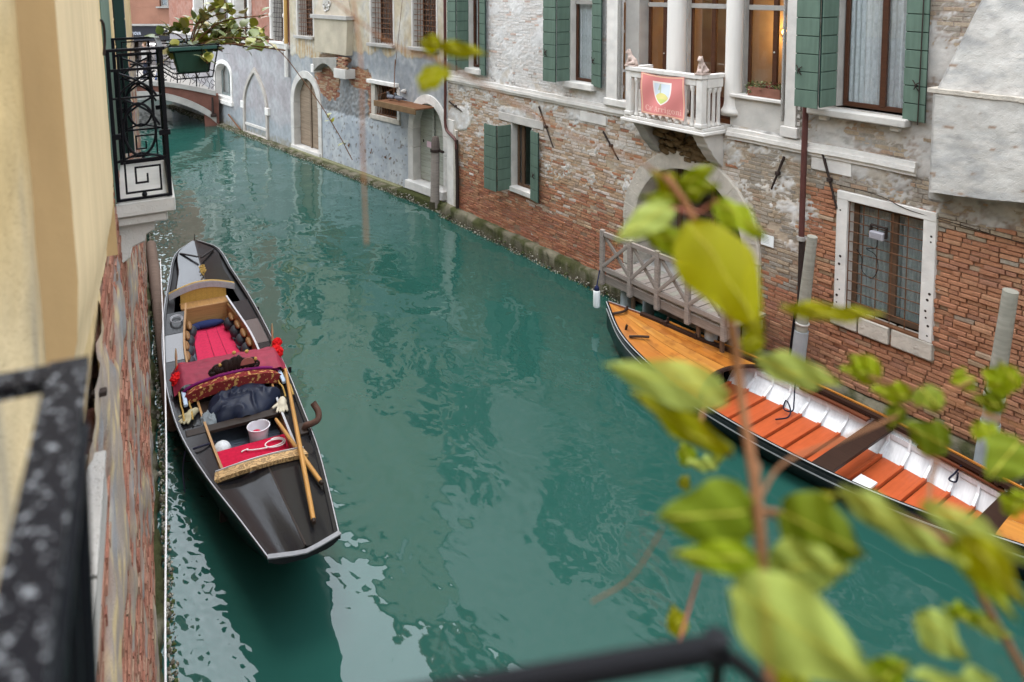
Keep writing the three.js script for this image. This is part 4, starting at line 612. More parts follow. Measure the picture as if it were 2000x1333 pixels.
{
  const K = thing('pink_house', 'pink plastered house with pale lower wall and a walled up pointed arch', 'house', null, FB);
  const aw = (u, v) => { const d = (u - 0.52) / 0.95; return v > 1.32 && (v < 2.4 ? Math.abs(d) < 1 : d * d + ((v - 2.4) / 0.5) ** 2 < 1); };
  const wins = [[-2.75, -1.3, 4.25, 6.9], [-0.9, 1.9, 4.25, 6.9], [2.35, 3.85, 4.25, 6.9], [6.2, 7.35, 4.25, 6.9]], hole = (u, v) => aw(u, v) || wins.some(([a, b, c, d]) => inRect(u, v, a, b, c, d));
  const h = (u, v) => 0.008 * fb(u * 1.5, v * 1.5, 4);
  const col = (u, v) => { const f = fb(u * 0.6 + 2, v * 0.8, 5), s = fb(u * 3, v * 3, 4); if (v > 4.02) return mix3([0.36, 0.17, 0.125], [0.40, 0.22, 0.17], ss(-0.3, 0.4, f + s)); let c = mix3([0.37, 0.345, 0.35], [0.42, 0.415, 0.42], ss(-0.4, 0.5, f + 0.2 * s)); c = mix3(c, [0.35, 0.375, 0.39], ss(1.2, 0.6, v + 0.5 * f)); return mix3(c, [0.3, 0.29, 0.24], ss(0.4, 0.05, v + 0.3 * s)); };
  sheet(K, 'render_coat', { u0: -7, u1: 7.64, v0: -0.1, v1: 6.8, du: 0.06, h, col, hole, mat: M.wall }); sheet(K, 'upper_wall', { u0: -7, u1: 7.64, v0: 6.8, v1: 14, du: 0.2, h, col, hole, mat: M.wall }); shell(K, -7, 7.64, 14, 6, M.greystone);
  part(K, 'string_course', bx(-6.9, 7.6, 3.98, 4.14, -0.05, 0.13, 0.015), M.stone); part(K, 'bracket', bx(6.9, 7.3, 3.82, 3.978, -0.02, 0.11, 0.02), M.greystone);
  wins.forEach(([a, b, c, d], i) => {
    surround(K, a, b, c, d, 0.13, 0.06, -0.4, M.whitestone, { sill: 0.1, sillOut: 0.1 }); casement(K, a, b, c + 0.01, d - 0.01, -0.38, { mat: M.frameOld, mull: i === 1 ? [0.33, 0.66] : [0.5], cm: mk([0.20, 0.19, 0.18], { map: T.cloth, k: 2 }) });
    for (const u of [a - 0.065, b + 0.065]) part(K, 'window_shaft', lathe([[0, c], [0.1, c], [0.1, c + 0.12], [0.075, c + 0.16], [0.07, 5.2], [0.1, 5.25], [0.1, 5.35], [0.07, 5.4], [0.07, 6.9], [0, 6.9]], 10).translate(u, 0, 0.08), M.whitestone);
    if (i === 3) grille(K, a, b, c, d, 0.02, 8, 14, 0.01, M.iron);
  });
  // round-headed window
  const ringP = (e) => { const p = []; for (let i = 0; i <= 12; i++) { const a = Math.PI * i / 12; p.push([0.52 + (0.95 + e) * Math.cos(a), 2.4 + (0.5 + e) * Math.sin(a)]); } return p; };
  part(K, 'window_surround', extrude([[1.62, 1.2], ...ringP(0.15), [-0.58, 1.2]], 0.4, 0.01, [[[1.45, 1.34], ...ringP(-0.02), [-0.41, 1.34]]]).translate(0, 0, -0.35), M.whitestone); part(K, 'sill', bx(-0.65, 1.7, 1.02, 1.2, -0.3, 0.12, 0.015), M.whitestone);
  const rw = part(K, 'window', mg([bx(0.48, 0.56, 1.34, 2.85, -0.3, -0.24), bx(-0.4, -0.3, 1.34, 2.5, -0.3, -0.25), bx(1.34, 1.44, 1.34, 2.5, -0.3, -0.25), bx(-0.3, 1.34, 1.34, 1.44, -0.3, -0.25)]), mk([0.30, 0.34, 0.33], { map: T.wood, k: 1 })); for (const [a, b] of [[-0.3, 0.48], [0.56, 1.34]]) part(rw, 'pane', bx(a, b, 1.44, 2.85, -0.28, -0.275), M.glass); part(rw, 'inner_shutter', bx(-0.4, 1.44, 1.3, 2.95, -0.45, -0.4), mk([0.30, 0.33, 0.33]));
  const pst = mk([0.44, 0.41, 0.385], { map: T.blotch, k: 0.9, bump: T.pits, b: 0.004, bk: 3 });
  // walled-up pointed arch
  const gp = (e) => { const p = []; for (let i = 0; i <= 10; i++) { const t = i / 10; p.push([4.18 + (1.12 + e) * (1 - t ** 1.7), 1.3 + (1.5 + e * 1.2) * t ** 0.85]); } for (let i = 9; i >= 0; i--) { const t = i / 10; p.push([4.18 - (1.12 + e) * (1 - t ** 1.7), 1.3 + (1.5 + e * 1.2) * t ** 0.85]); } return p; };
  part(K, 'pointed_arch', extrude([[5.46, 0], ...gp(0.16), [2.9, 0]], 0.1, 0.01, [[[5.3, 0.12], ...gp(0), [3.06, 0.12]]]).translate(0, 0, -0.02), pst); part(K, 'arch_sill', bx(3.02, 5.34, 0.4, 0.52, -0.02, 0.05, 0.01), M.stone);
  for (const [u, v] of [[2.86, 1.12], [5.44, 1.12]]) part(K, 'impost_stone', bx(u - 0.17, u + 0.17, v, v + 0.3, -0.02, 0.1, 0.015), M.whitestone);
  part(K, 'rusty_bar', cyl([1.3, 0.62, 0.1], [2.7, 0.12, 0.12], 0.035, 0.035, 6), M.rust);
  part(K, 'drainpipe', cyl([7.5, 4.2, 0.1], [7.6, 11, 0.1], 0.075, 0.075, 10), mk([0.50, 0.30, 0.10], { map: T.streak, k: 1 })); part(K, 'drainpipe', cyl([7.48, 2.9, 0.1], [7.5, 4.21, 0.1], 0.08, 0.08, 10), M.whitestone);
  ledge(K, 'water_ledge', -7, 7.6, -0.05, (u) => 0.24 + 0.04 * n2(u, 1), () => 0.06, 24, -0.05);
}
// the house that closes the view behind the bridge
{
  const F = thing('terracotta_house', 'terracotta house with a dark shop front behind the bridge', 'house', null, frame(-27, -43.2, 1, 0.02)), tc = mk([0.34, 0.175, 0.125], { map: T.blotch, k: 0.4, bump: T.grain, b: 0.004 });
  const wall = (a, b, c, d) => part(F, 'wall', bx(a, b, c, d, -0.4, 0, 0.01), tc);
  wall(0, 7.25, 4.3, 5.24); wall(0, 7.25, 5.24, 11); wall(8.02, 8.6, 4.3, 11); wall(9.35, 12, 4.3, 11); wall(7.25, 8.02, 6.8, 11); wall(8.6, 9.35, 6.8, 11); wall(0, 5.2, 0, 4.3); wall(9.4, 12, 0, 4.3);
  part(F, 'wall', bx(7.25, 8.02, 4.3, 5.2, -0.4, 0, 0.01), tc); part(F, 'sill', bx(7.1, 8.16, 5.2, 5.28, -0.3, 0.14), M.greystone); casement(F, 7.27, 8.0, 5.28, 6.8, -0.2, { mat: M.greystone, mull: [0.5], cm: mk([0.2, 0.24, 0.26]) });
  part(F, 'stone_bay', mg([bx(8.4, 8.62, 4.3, 11, 0, 0.12), bx(9.3, 9.5, 4.3, 11, 0, 0.12), bx(8.62, 9.3, 4.3, 5.0, 0, 0.08)]), M.stone); casement(F, 8.62, 9.3, 5.0, 6.8, -0.2, { mat: M.greystone, mull: [], cm: mk([0.3, 0.22, 0.19]) });
  part(F, 'ledge', bx(5, 9.7, 4.2, 4.3, -0.02, 0.4, 0.02), M.greystone); const fa = part(F, 'shop_fascia', bx(5.2, 9.4, 3.35, 4.19, 0, 0.16, 0.01), mk([0.02, 0.019, 0.026], { r: 0.4 }));
  const cn = document.createElement('canvas'); cn.width = 128; cn.height = 48; const x = cn.getContext('2d'); x.fillStyle = '#1a191f'; x.fillRect(0, 0, 128, 48); x.fillStyle = '#c9ccd8'; x.font = 'bold 40px sans-serif'; x.textAlign = 'center'; x.fillText('NOVA', 64, 38); const t = new THREE.CanvasTexture(cn); t.colorSpace = THREE.SRGBColorSpace;
  const pg = new THREE.PlaneGeometry(0.6, 0.3); part(fa, 'sign_lettering', pg.translate(5.95, 3.78, 0.164), new THREE.MeshStandardMaterial({ map: t, roughness: 0.6 }));
  part(F, 'shop_back', bx(5.2, 9.4, 1.5, 3.35, -1.6, -1.5), mk([0.2, 0.18, 0.17])); part(F, 'shop_floor', bx(5.2, 9.4, 1.5, 1.8, -1.5, 0.4), M.greystone); for (const u of [5.3, 6.5, 8.0, 9.3]) part(F, 'shop_post', bx(u - 0.06, u + 0.06, 1.8, 3.35, -0.1, 0, 0.01), M.iron);
  const glow = new THREE.MeshStandardMaterial({ color: 0xffffff, emissive: 0xf4f8ff, emissiveIntensity: 1.0 }); for (const u of [6.2, 7.5]) part(F, 'shop_light', bx(u - 0.45, u + 0.45, 3.05, 3.12, -1.2, -1.0), glow);
  for (const u of [6.2, 7.5]) { const l = new THREE.PointLight(0xf2f6ff, 0.7, 0, 2); l.position.set(u, 2.95, -0.9); l.castShadow = true; F.add(l); }
  shell(F, 0, 12, 11, 3, M.greystone); part(F, 'base', bx(5.2, 9.4, -0.5, 1.5, -0.4, 0), M.greystone);
}
// bridge
{
  const FR = frame(-13.62, -35.0, 0.92, -0.39), Bg = thing('foot_bridge', 'small brick arch bridge with stone edging and iron railings', 'bridge', null, FR), N = 26, X = (t) => -6.4 * t;
  const intr = (t) => 0.12 + 1.36 * Math.sin(Math.PI * t) ** 0.75, deck = (t) => 1.42 + 0.62 * Math.sin(Math.PI * t);
  const sp = []; for (let i = 0; i <= N; i++) sp.push([X(i / N), intr(i / N) + 0.28]); const tp = []; for (let i = N; i >= 0; i--) tp.push([X(i / N), deck(i / N)]);
  const brickM = mk([0.18, 0.085, 0.068], { map: T.blotch, k: 1, bump: T.pits, b: 0.01, bk: 4 });
  part(Bg, 'spandrel', extrude([...sp, ...tp], 0.3).translate(0, 0, -0.34), brickM);
  const bt = []; { const a = [], b = []; for (let i = 0; i <= N; i++) { a.push([X(i / N), intr(i / N) + 0.02, -0.3]); b.push([X(i / N), intr(i / N) + 0.02, -7.2]); } bt.push(a, b); } part(Bg, 'vault', boxUV(loft(bt)), M.greystone);
  const dk = []; { const a = [], b = []; for (let i = 0; i <= N; i++) { a.push([X(i / N), deck(i / N) + 0.06, 0.02]); b.push([X(i / N), deck(i / N) + 0.06, -7.2]); } dk.push(a, b); } part(Bg, 'deck', boxUV(loft(dk)), M.greystone); part(Bg, 'rear_spandrel', extrude([...sp, ...tp], 0.2).translate(0, 0, -7.3), brickM);
  for (let i = 0; i < N; i++) { const t0 = i / N + 0.001, t1 = (i + 1) / N - 0.001; part(Bg, 'arch_stone', extrude([[X(t0), intr(t0)], [X(t1), intr(t1)], [X(t1), intr(t1) + 0.3], [X(t0), intr(t0) + 0.3]].reverse(), 0.34, 0.008).translate(0, 0, -0.3), M.greystone); if (i % 2 === 0) { const t2 = (i + 2) / N - 0.002; part(Bg, 'edge_stone', extrude([[X(t0), deck(t0)], [X(t2), deck(t2)], [X(t2), deck(t2) + 0.2], [X(t0), deck(t0) + 0.2]].reverse(), 0.3, 0.01).translate(0, 0, -0.24), M.greystone); } }
  part(Bg, 'abutment', bx(-0.5, 0.12, -0.4, 1.4, -7.2, -0.05), brickM); part(Bg, 'abutment', bx(-7.2, -6.3, -0.4, 1.4, -7.2, -0.02), brickM); part(Bg, 'iron_bracket', mg([cyl([-0.15, 0.55, 0.05], [-0.15, 1.35, 0.05], 0.06, 0.04, 8), bx(-0.25, 0, 0.45, 0.58, -0.05, 0.18, 0.02)]), M.iron);
  for (const z of [-0.1, -7.0]) {
    const pts = []; for (let i = 0; i <= N; i++) pts.push([X(i / N), deck(i / N) + 1.12, z]); part(Bg, 'handrail', tube(pts, 0.026, 40, 6), M.blackIron);
    for (let i = 0; i <= 8; i++) { const t = i / 8; part(Bg, 'rail_post', cyl([X(t), deck(t) + 0.18, z], [X(t), deck(t) + 1.12, z], 0.03, 0.03, 6), i === 0 || i === 3 ? M.greystone : M.blackIron); }
    for (let i = 0; i < 32; i++) { const t = (i + 0.5) / 32, u = X(t), v = deck(t) + 0.2; part(Bg, 'scroll', tube(i % 2 ? [[u, v, z], [u + 0.05, v + 0.25, z], [u - 0.06, v + 0.45, z], [u + 0.05, v + 0.65, z], [u, v + 0.9, z]] : [[u - 0.08, v + 0.1, z], [u + 0.09, v + 0.3, z], [u - 0.02, v + 0.5, z], [u - 0.1, v + 0.35, z], [u + 0.04, v + 0.24, z]], 0.012, 14, 4), M.blackIron); }
  }
  // people crossing it
  const person = (label, x, z, turn, top, legs, hair, step) => {
    const s = step, g = blob([[0.09, 0.06, 0.1 * s, 0.1, 0.5, 0.06 * s, 0.055, 0.065], [0.1, 0.5, 0.06 * s, 0.09, 0.92, 0, 0.065, 0.09], [-0.09, 0.06, -0.16 * s, -0.1, 0.5, -0.02 * s, 0.055, 0.065], [-0.1, 0.5, -0.02 * s, -0.09, 0.92, 0, 0.065, 0.09], [0.09, 0.04, 0.1 * s, 0.09, 0.03, 0.1 * s + 0.15, 0.045, 0.04], [-0.09, 0.04, -0.16 * s, -0.09, 0.03, -0.16 * s + 0.15, 0.045, 0.04], [0, 0.95, 0, 0, 1.32, 0, 0.15, 0.16], [0.1, 1.38, 0, -0.1, 1.38, 0, 0.1, 0.1], [0.2, 1.38, 0, 0.25, 1.1, -0.03, 0.06, 0.05], [0.25, 1.1, -0.03, 0.22, 0.88, 0.1, 0.05, 0.04], [-0.2, 1.38, 0, -0.25, 1.1, 0.02, 0.06, 0.05], [-0.25, 1.1, 0.02, -0.2, 0.9, 0.14, 0.05, 0.04], [0.22, 0.86, 0.11, 0.215, 0.79, 0.14, 0.036, 0.03], [-0.2, 0.88, 0.15, -0.195, 0.81, 0.18, 0.036, 0.03], [0, 1.44, 0, 0, 1.52, 0.01, 0.055, 0.055], [0, 1.6, 0.02, 0, 1.66, 0.01, 0.085, 0.095], [0, 1.6, 0.1, 0, 1.585, 0.115, 0.018, 0.014]], 0.035, 60);
    const o = thing('person', label, 'person', 'people on the bridge', FR); part(o, 'body', paint(g, (px, py, pz) => py > 1.69 || (py > 1.56 && pz < 0.02) ? hair : py > 1.47 ? [0.45, 0.29, 0.22] : py > 0.96 ? (py > 0.84 ? top : legs) : Math.abs(px) > 0.17 && py > 0.77 ? (py > 0.88 ? top : [0.45, 0.29, 0.22]) : py < 0.1 ? [0.05, 0.05, 0.06] : legs), mk([1, 1, 1], { vertexColors: true, r: 0.9 }));
    o.position.copy(V(x, deck(-x / 6.4) + 0.065, z).applyEuler(FR.rotation).add(FR.position)); o.rotateY(turn);
  };
  person('person in a grey jacket and blue jeans walking over the bridge', -2.35, -1.3, 1.4, [0.16, 0.16, 0.19], [0.05, 0.08, 0.19], [0.03, 0.02, 0.015], 1);
  person('person in a pale coat and dark trousers on the bridge', -2.95, -1.8, -1.5, [0.42, 0.40, 0.38], [0.04, 0.045, 0.07], [0.10, 0.06, 0.03], 0.8);
  person('person in a dark blue top on the crown of the bridge', -3.6, -1.2, 1.2, [0.03, 0.05, 0.11], [0.07, 0.09, 0.16], [0.05, 0.03, 0.02], 0.5);
}
// pigeons
{
  const g = blob([[0, 0.09, -0.06, 0, 0.1, 0.05, 0.05, 0.055], [0, 0.12, 0.06, 0, 0.17, 0.085, 0.035, 0.026], [0, 0.18, 0.09, 0, 0.182, 0.1, 0.027, 0.024], [0, 0.085, -0.08, 0, 0.07, -0.19, 0.03, 0.012], [0.02, 0.06, 0, 0.02, 0.0, 0.01, 0.008, 0.006], [-0.02, 0.06, 0, -0.02, 0, 0.01, 0.008, 0.006], [0, 0.178, 0.12, 0, 0.172, 0.14, 0.008, 0.004]], 0.018, 44);
  paint(g, (x, y, z) => y < 0.03 ? [0.3, 0.08, 0.06] : z < -0.1 ? [0.05, 0.05, 0.06] : y > 0.13 ? [0.07, 0.08, 0.09] : [0.17, 0.18, 0.21]);
  const m = mk([1, 1, 1], { vertexColors: true, r: 0.7 });
  for (const [label, p, a] of [['dark pigeon on the sill of the pink house', V(4.6, 4.14, 0.06), 1.2], ['grey pigeon on the rusty canopy over the pale door', V(15.45, 2.9, 0.35), -1.4], ['grey pigeon further along the rusty canopy', V(15.85, 2.9, 0.3), -1.1]]) { const o = thing('pigeon', label, 'pigeon', 'pigeons on ledges', FB); const b = part(o, 'body', g, m); o.scale.setScalar(1.35); o.position.copy(p.applyEuler(FB.rotation).add(FB.position)); o.rotateY(a); }
}
// ---------------------------------------------------------------- the yellow house on the left
{
  const Y = thing('yellow_house', 'tall yellow plastered house with a worn red brick foot along the canal', 'house', null, FL);
  const cov = (u, v) => ss(0.0, 0.28, fb(u * 0.55, v * 0.9 + 20, 5) + 0.20 * ss(1.8, 3.8, v) - 0.12);
  const h = (u, v) => mix(-0.014, 0.012, cov(u, v)) + 0.012 * fb(u * 2.5, v * 2.5, 4) + 0.02 * fb(u * 0.6, v * 0.6 + 70, 2);
  const col = (u, v) => { const f = fb(u * 0.8 + 6, v * 1.4, 5), s = fb(u * 3, v * 4 + 9, 4), k = cov(u, v); let c = mix3([0.28, 0.155, 0.115], [0.36, 0.30, 0.255], k); c = mix3(c, [0.58, 0.45, 0.25], k * ss(0.12, 0.4, s)); c = mix3(c, [0.30, 0.31, 0.33], k * ss(0.1, 0.45, f) * 0.8); c = mix3(c, [0.58, 0.52, 0.49], ss(0.28, 0.5, s) * ss(1.2, 0.4, v)); return v < 0.25 ? mix3(c, [0.07, 0.075, 0.04], ss(0.3, 0.05, v + 0.1 * s)) : c; };
  sheet(Y, 'brick_foot', { u0: -9, u1: 26, v0: -0.5, v1: 5.06, du: 0.05, h, col, mat: M.wall });
  const rp = [[0.33, 0.14, 0.095], [0.38, 0.18, 0.12], [0.28, 0.115, 0.08], [0.36, 0.23, 0.16], [0.40, 0.20, 0.14]];
  bricks(Y, { u0: 2.4, u1: 22, v0: 0.2, v1: 5.0, seed: 77, skip: (u, v) => cov(u, v) > 0.93, face: (u, v) => 0.02 * fb(u * 0.6, v * 0.6 + 70, 2), color: (u, v, r) => rp[(r() * 5) | 0] });
  const st = (u, v) => { const a = fb(u * 2.2, v * 0.35, 4), b = fb(u * 0.7, v * 0.9 + 3, 5), c = mix3([0.66, 0.49, 0.25], [0.72, 0.57, 0.34], ss(-0.3, 0.4, b)); return mix3(c, [0.36, 0.33, 0.27], ss(0.18, 0.55, a + 0.3 * b) * 0.65); };
  sheet(Y, 'stucco', { u0: -9, u1: 26, v0: 5.0, v1: 9.6, du: 0.08, h: (u, v) => -0.01 + 0.004 * fb(u * 3, v * 3, 3), col: st, mat: M.wall });
  part(Y, 'rear_wall', bx(-9, 26, -0.5, 9.6, -6.2, -6), M.greystone); part(Y, 'end_wall', bx(-9, -8.8, -0.5, 9.59, -6, -0.08), M.greystone); part(Y, 'end_wall', bx(25.8, 26, -0.5, 9.59, -6, -0.08), M.ochre); part(Y, 'roof', bx(-9.2, 26.2, 9.6, 9.85, -6.4, 0.3), mk([0.30, 0.13, 0.08]));
  // flat chimney breast with a rounded foot
  const s0 = 2.1, s1 = 4.25, w = 0.07, low = (s) => 5.47 - 0.33 * ((s - s0) / (s1 - s0)) ** 0.7, n = 16, front = [], under = [];
  const bt = []; for (let i = 0; i <= n; i++) bt.push(mix(s0, s1, i / n));
  const rows = []; for (let j = 0; j <= 30; j++) rows.push(bt.map((s) => { const v = mix(low(s), 9.5, (j / 30) ** 1.4); return [s + (1 - ss(0, 0.25, v - low(s))) * 0.0, v, w - 0.05 * ss(0.3, 0, v - low(s)) + 0.0015 * n2(s * 5, v * 5)]; }));
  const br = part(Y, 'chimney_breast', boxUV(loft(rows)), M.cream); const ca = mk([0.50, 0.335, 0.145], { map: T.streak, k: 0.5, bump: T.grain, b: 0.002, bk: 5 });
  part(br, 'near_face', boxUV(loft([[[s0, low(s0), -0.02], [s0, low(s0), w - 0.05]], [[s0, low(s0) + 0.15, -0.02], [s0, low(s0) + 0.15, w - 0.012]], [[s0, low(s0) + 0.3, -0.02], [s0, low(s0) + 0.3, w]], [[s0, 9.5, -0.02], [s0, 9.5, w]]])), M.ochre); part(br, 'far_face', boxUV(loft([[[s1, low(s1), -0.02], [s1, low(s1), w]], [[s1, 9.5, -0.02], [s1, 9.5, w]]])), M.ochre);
  part(br, 'foot', boxUV(loft([rows[0], rows[0].map(([a, b]) => [a, b + 0.02, -0.03])])), M.cream);
  part(Y, 'stone_band', bx(-9, 2.68, 4.84, 4.98, -0.05, 0.055, 0.015), M.greystone); for (let i = 0; i < 4; i++) part(Y, 'band_stone', bx(0.3 + i * 0.6, 0.89 + i * 0.6, 4.981, 5.0, -0.05, 0.06, 0.006), M.greystone);
  part(Y, 'stone_peg', bx(3.05, 3.09, 5.0, 5.02, 0, 0.05, 0.005), M.iron);
  part(Y, 'rain_pipe', cyl([4.6, 5.05, 0.03], [4.6, 9.4, 0.03], 0.025, 0.025, 8), M.blackIron); shutter(Y, 8.05, 0.02, 4.9, 7.2, 0.1, 1, 85, mk([0.06, 0.09, 0.11], { r: 0.5, map: T.streak, k: 1 }));
  part(Y, 'shutter_catch', tube([[4.9, 6.3, 0.01], [4.9, 6.3, 0.05], [4.93, 6.2, 0.06], [4.9, 6.1, 0.05]], 0.008, 12, 5), M.iron);
  part(Y, 'balcony_door', bx(6.3, 7.95, 4.86, 7.2, -0.2, -0.003, 0.004), M.shutter);
  ledge(Y, 'weed_line', 2, 22, -0.05, () => 0.05, () => 0.12, 33, 0.3);

  // iron balcony beyond the chimney breast
  const b = thing('iron_balcony', 'black wrought iron balcony with scrolls on a stone slab of the yellow house', 'balcony', null, FL), a0 = 6.4, a1 = 7.75, W = 0.37, base = 4.86, top = 6.0, bi = M.blackIron;
  part(b, 'slab', mg([bx(a0 - 0.03, a1 + 0.05, 4.74, 4.85, -0.05, W + 0.03, 0.012)]), M.stone); part(b, 'slab_moulding', bx(a0 + 0.01, a1, 4.66, 4.739, -0.05, W - 0.03, 0.015), M.stone); for (const s of [a0 + 0.08, a1 - 0.25]) part(b, 'corbel', extrude([[0, 0], [0.28, 0], [0.26, -0.07], [0.2, -0.1], [0.19, -0.15], [0.1, -0.18], [0.08, -0.26], [0, -0.32]].reverse(), 0.2, 0.01).rotateY(-Math.PI / 2).translate(s + 0.2, 4.66, -0.03), M.stone);
  const bar = (p, q, r = 0.011) => cyl(p, q, r, r, 6), side = (s, nm) => {
    for (const w_ of [0.01, W]) part(b, 'corner_post', bx(s - 0.014, s + 0.014, base, top, w_ - 0.014, w_ + 0.014), bi); part(b, 'top_rail', bx(s - 0.02, s + 0.02, top, top + 0.022, -0.02, W + 0.03, 0.004), bi); part(b, 'bottom_rail', bx(s - 0.012, s + 0.012, base, base + 0.02, 0, W), bi); part(b, 'second_rail', bx(s - 0.009, s + 0.009, top - 0.15, top - 0.13, 0.02, W), bi); part(b, 'lower_rail', bx(s - 0.009, s + 0.009, base + 0.3, base + 0.316, 0.02, W), bi); part(b, 'third_rail', bx(s - 0.009, s + 0.009, base + 0.78, base + 0.794, 0.02, W), bi);
    const c = W / 2 + 0.005, key = [[0.07, base + 0.29], [0.07, base + 0.06], [W - 0.06, base + 0.06], [W - 0.06, base + 0.25], [0.14, base + 0.25], [0.14, base + 0.13], [0.22, base + 0.13], [0.22, base + 0.19]], kg = [];
    for (let i = 0; i < key.length - 1; i++) kg.push(bx(s - 0.007, s + 0.007, Math.min(key[i][1], key[i + 1][1]) - 0.007, Math.max(key[i][1], key[i + 1][1]) + 0.007, Math.min(key[i][0], key[i + 1][0]) - 0.007, Math.max(key[i][0], key[i + 1][0]) + 0.007)); part(b, 'key_scroll', mg(kg), bi); part(b, 'ball_stud', ball(s, base + 0.035, c, 0.02), bi);
    const key2 = [[0.08, top - 0.14], [0.08, top - 0.02], [0.3, top - 0.02], [0.3, top - 0.1], [0.16, top - 0.1]], k2 = []; for (let i = 0; i < key2.length - 1; i++) k2.push(bx(s - 0.006, s + 0.006, Math.min(key2[i][1], key2[i + 1][1]) - 0.006, Math.max(key2[i][1], key2[i + 1][1]) + 0.006, Math.min(key2[i][0], key2[i + 1][0]) - 0.006, Math.max(key2[i][0], key2[i + 1][0]) + 0.006)); part(b, 'key_scroll', mg(k2), bi);
    const el = []; for (let i = 0; i < 24; i++) { const t = i / 24 * 6.283; el.push([s, base + 0.54 + 0.2 * Math.sin(t), c + 0.11 * Math.cos(t)]); } part(b, 'oval', tube(el, 0.011, 40, 6, true), bi);
    for (const q of [-1, 1]) { part(b, 'curl', tube([[s, base + 0.79, c - q * 0.12], [s, base + 0.74, c - q * 0.03], [s, base + 0.66, c + q * 0.08], [s, base + 0.56, c + q * 0.14]], 0.009, 16, 5), bi); part(b, 'curl', tube([[s, base + 0.98, c - q * 0.13], [s, base + 0.93, c - q * 0.02], [s, base + 0.84, c + q * 0.1], [s, base + 0.79, c + q * 0.13]], 0.009, 16, 5), bi); part(b, 'curl', tube([[s, base + 0.31, c + q * 0.16], [s, base + 0.34, c + q * 0.06], [s, base + 0.36, c]], 0.009, 8, 5), bi); }
    part(b, 'upright', bar([s, top - 0.14, 0.29], [s, base + 0.6, 0.29]), bi); part(b, 'upright', bar([s, top - 0.14, 0.07], [s, base + 0.3, 0.07]), bi); part(b, 'tie_collar', mg([bx(s - 0.02, s + 0.02, base + 0.48, base + 0.52, W - 0.05, W + 0.03), bx(s - 0.02, s + 0.02, base + 0.48, base + 0.52, -0.01, 0.06)]), bi);
  };
  side(a0); side(a1);
  part(b, 'front_rail', bx(a0 + 0.02, a1 - 0.02, top, top + 0.02, W - 0.02, W + 0.02), bi); part(b, 'front_rail', bx(a0 + 0.02, a1 - 0.02, base, base + 0.02, W - 0.012, W + 0.012), bi); for (let i = 1; i < 12; i++) part(b, 'front_bar', bar([mix(a0, a1, i / 12), base, W], [mix(a0, a1, i / 12), top, W], 0.008), bi);
  // plant box and shrub
  const px = thing('planter_box', 'dark green plant box hung in an iron rack off the balcony', 'planter', null, FL), gm = mk([0.010, 0.045, 0.027], { phys: P_, specularIntensity: 0.5, r: 0.5, map: T.streak, k: 3 });
  part(px, 'box', extrude([[0.51, 5.77], [0.72, 5.77], [0.76, 5.95], [0.48, 5.95]], 0.8, 0.012).rotateY(-Math.PI / 2).translate(7.62, 0, 0), gm); 
  part(px, 'rim', mg([bx(6.8, 7.64, 5.945, 5.975, 0.44, 0.47, 0.006), bx(6.8, 7.64, 5.945, 5.975, 0.78, 0.81, 0.006), bx(6.79, 6.825, 5.945, 5.976, 0.44, 0.81, 0.006), bx(7.61, 7.645, 5.945, 5.976, 0.44, 0.81, 0.006)]), mk([0.03, 0.085, 0.075], { r: 0.35 })); part(px, 'soil', bx(6.82, 7.62, 5.93, 5.953, 0.47, 0.78), M.dark);
  const rk = (p) => tube(p, 0.007, 14, 5); for (const s of [6.79, 7.2, 7.63]) part(px, 'rack_bar', mg([cyl([s, 5.985, W], [s, 5.985, 0.82], 0.006, 0.006, 5), cyl([s, 5.985, 0.82], [s, 5.715, 0.76], 0.006, 0.006, 5), cyl([s, 5.715, 0.76], [s, 5.715, 0.48], 0.006, 0.006, 5), cyl([s, 5.715, 0.48], [s, 5.8, W], 0.006, 0.006, 5)]), M.blackIron); for (const q of [0.55, 0.65, 0.74]) part(px, 'rack_bar', cyl([6.78, 5.712, q], [7.64, 5.712, q], 0.006, 0.006, 5), M.blackIron); part(px, 'rack_bar', cyl([6.4, 5.99, W], [6.8, 5.995, 0.45], 0.006, 0.006, 5), M.blackIron);
  const sb = thing('balcony_shrub', 'small leafy shrub growing out of the green plant box', 'shrub', null, FL), lf = new THREE.BufferGeometry(); { const P = [], I = []; for (let i = 0; i <= 5; i++) { const t = i / 5, w_ = 0.36 * Math.sin(Math.PI * t ** 0.8), y = 0.18 * Math.sin(t * 2.4) ; P.push(t, y + 0.08 * w_, w_, t, y, 0, t, y + 0.08 * w_, -w_); if (i < 5) { const o = i * 3; I.push(o, o + 1, o + 4, o, o + 4, o + 3, o + 1, o + 2, o + 5, o + 1, o + 5, o + 4); } } lf.setAttribute('position', new THREE.Float32BufferAttribute(P, 3)); lf.setIndex(I); lf.computeVertexNormals(); boxUV(lf); }
  const lms = [[0.14, 0.18, 0.03], [0.24, 0.25, 0.03], [0.32, 0.30, 0.05], [0.10, 0.13, 0.035], [0.36, 0.30, 0.12]].map((c) => mk(c, { phys: P_, r: 0.4, transmission: 0.25, thickness: 0, side: THREE.DoubleSide }));
  const stems = [], tips = []; for (let i = 0; i < 26; i++) { const s = rr(6.95, 7.5), e = [s + rr(-0.45, 0.3), rr(6.0, 6.36) - 0.1 * (i % 3), 0.62 + rr(-0.28, 0.62)]; if (i > 12) { e[2] = rr(1.05, 1.35); e[1] = rr(5.9, 6.08); } stems.push([[s, 5.95, 0.62], [mix(s, e[0], 0.4), mix(5.95, e[1], 0.6) + 0.05, mix(0.62, e[2], 0.4)], e]); }
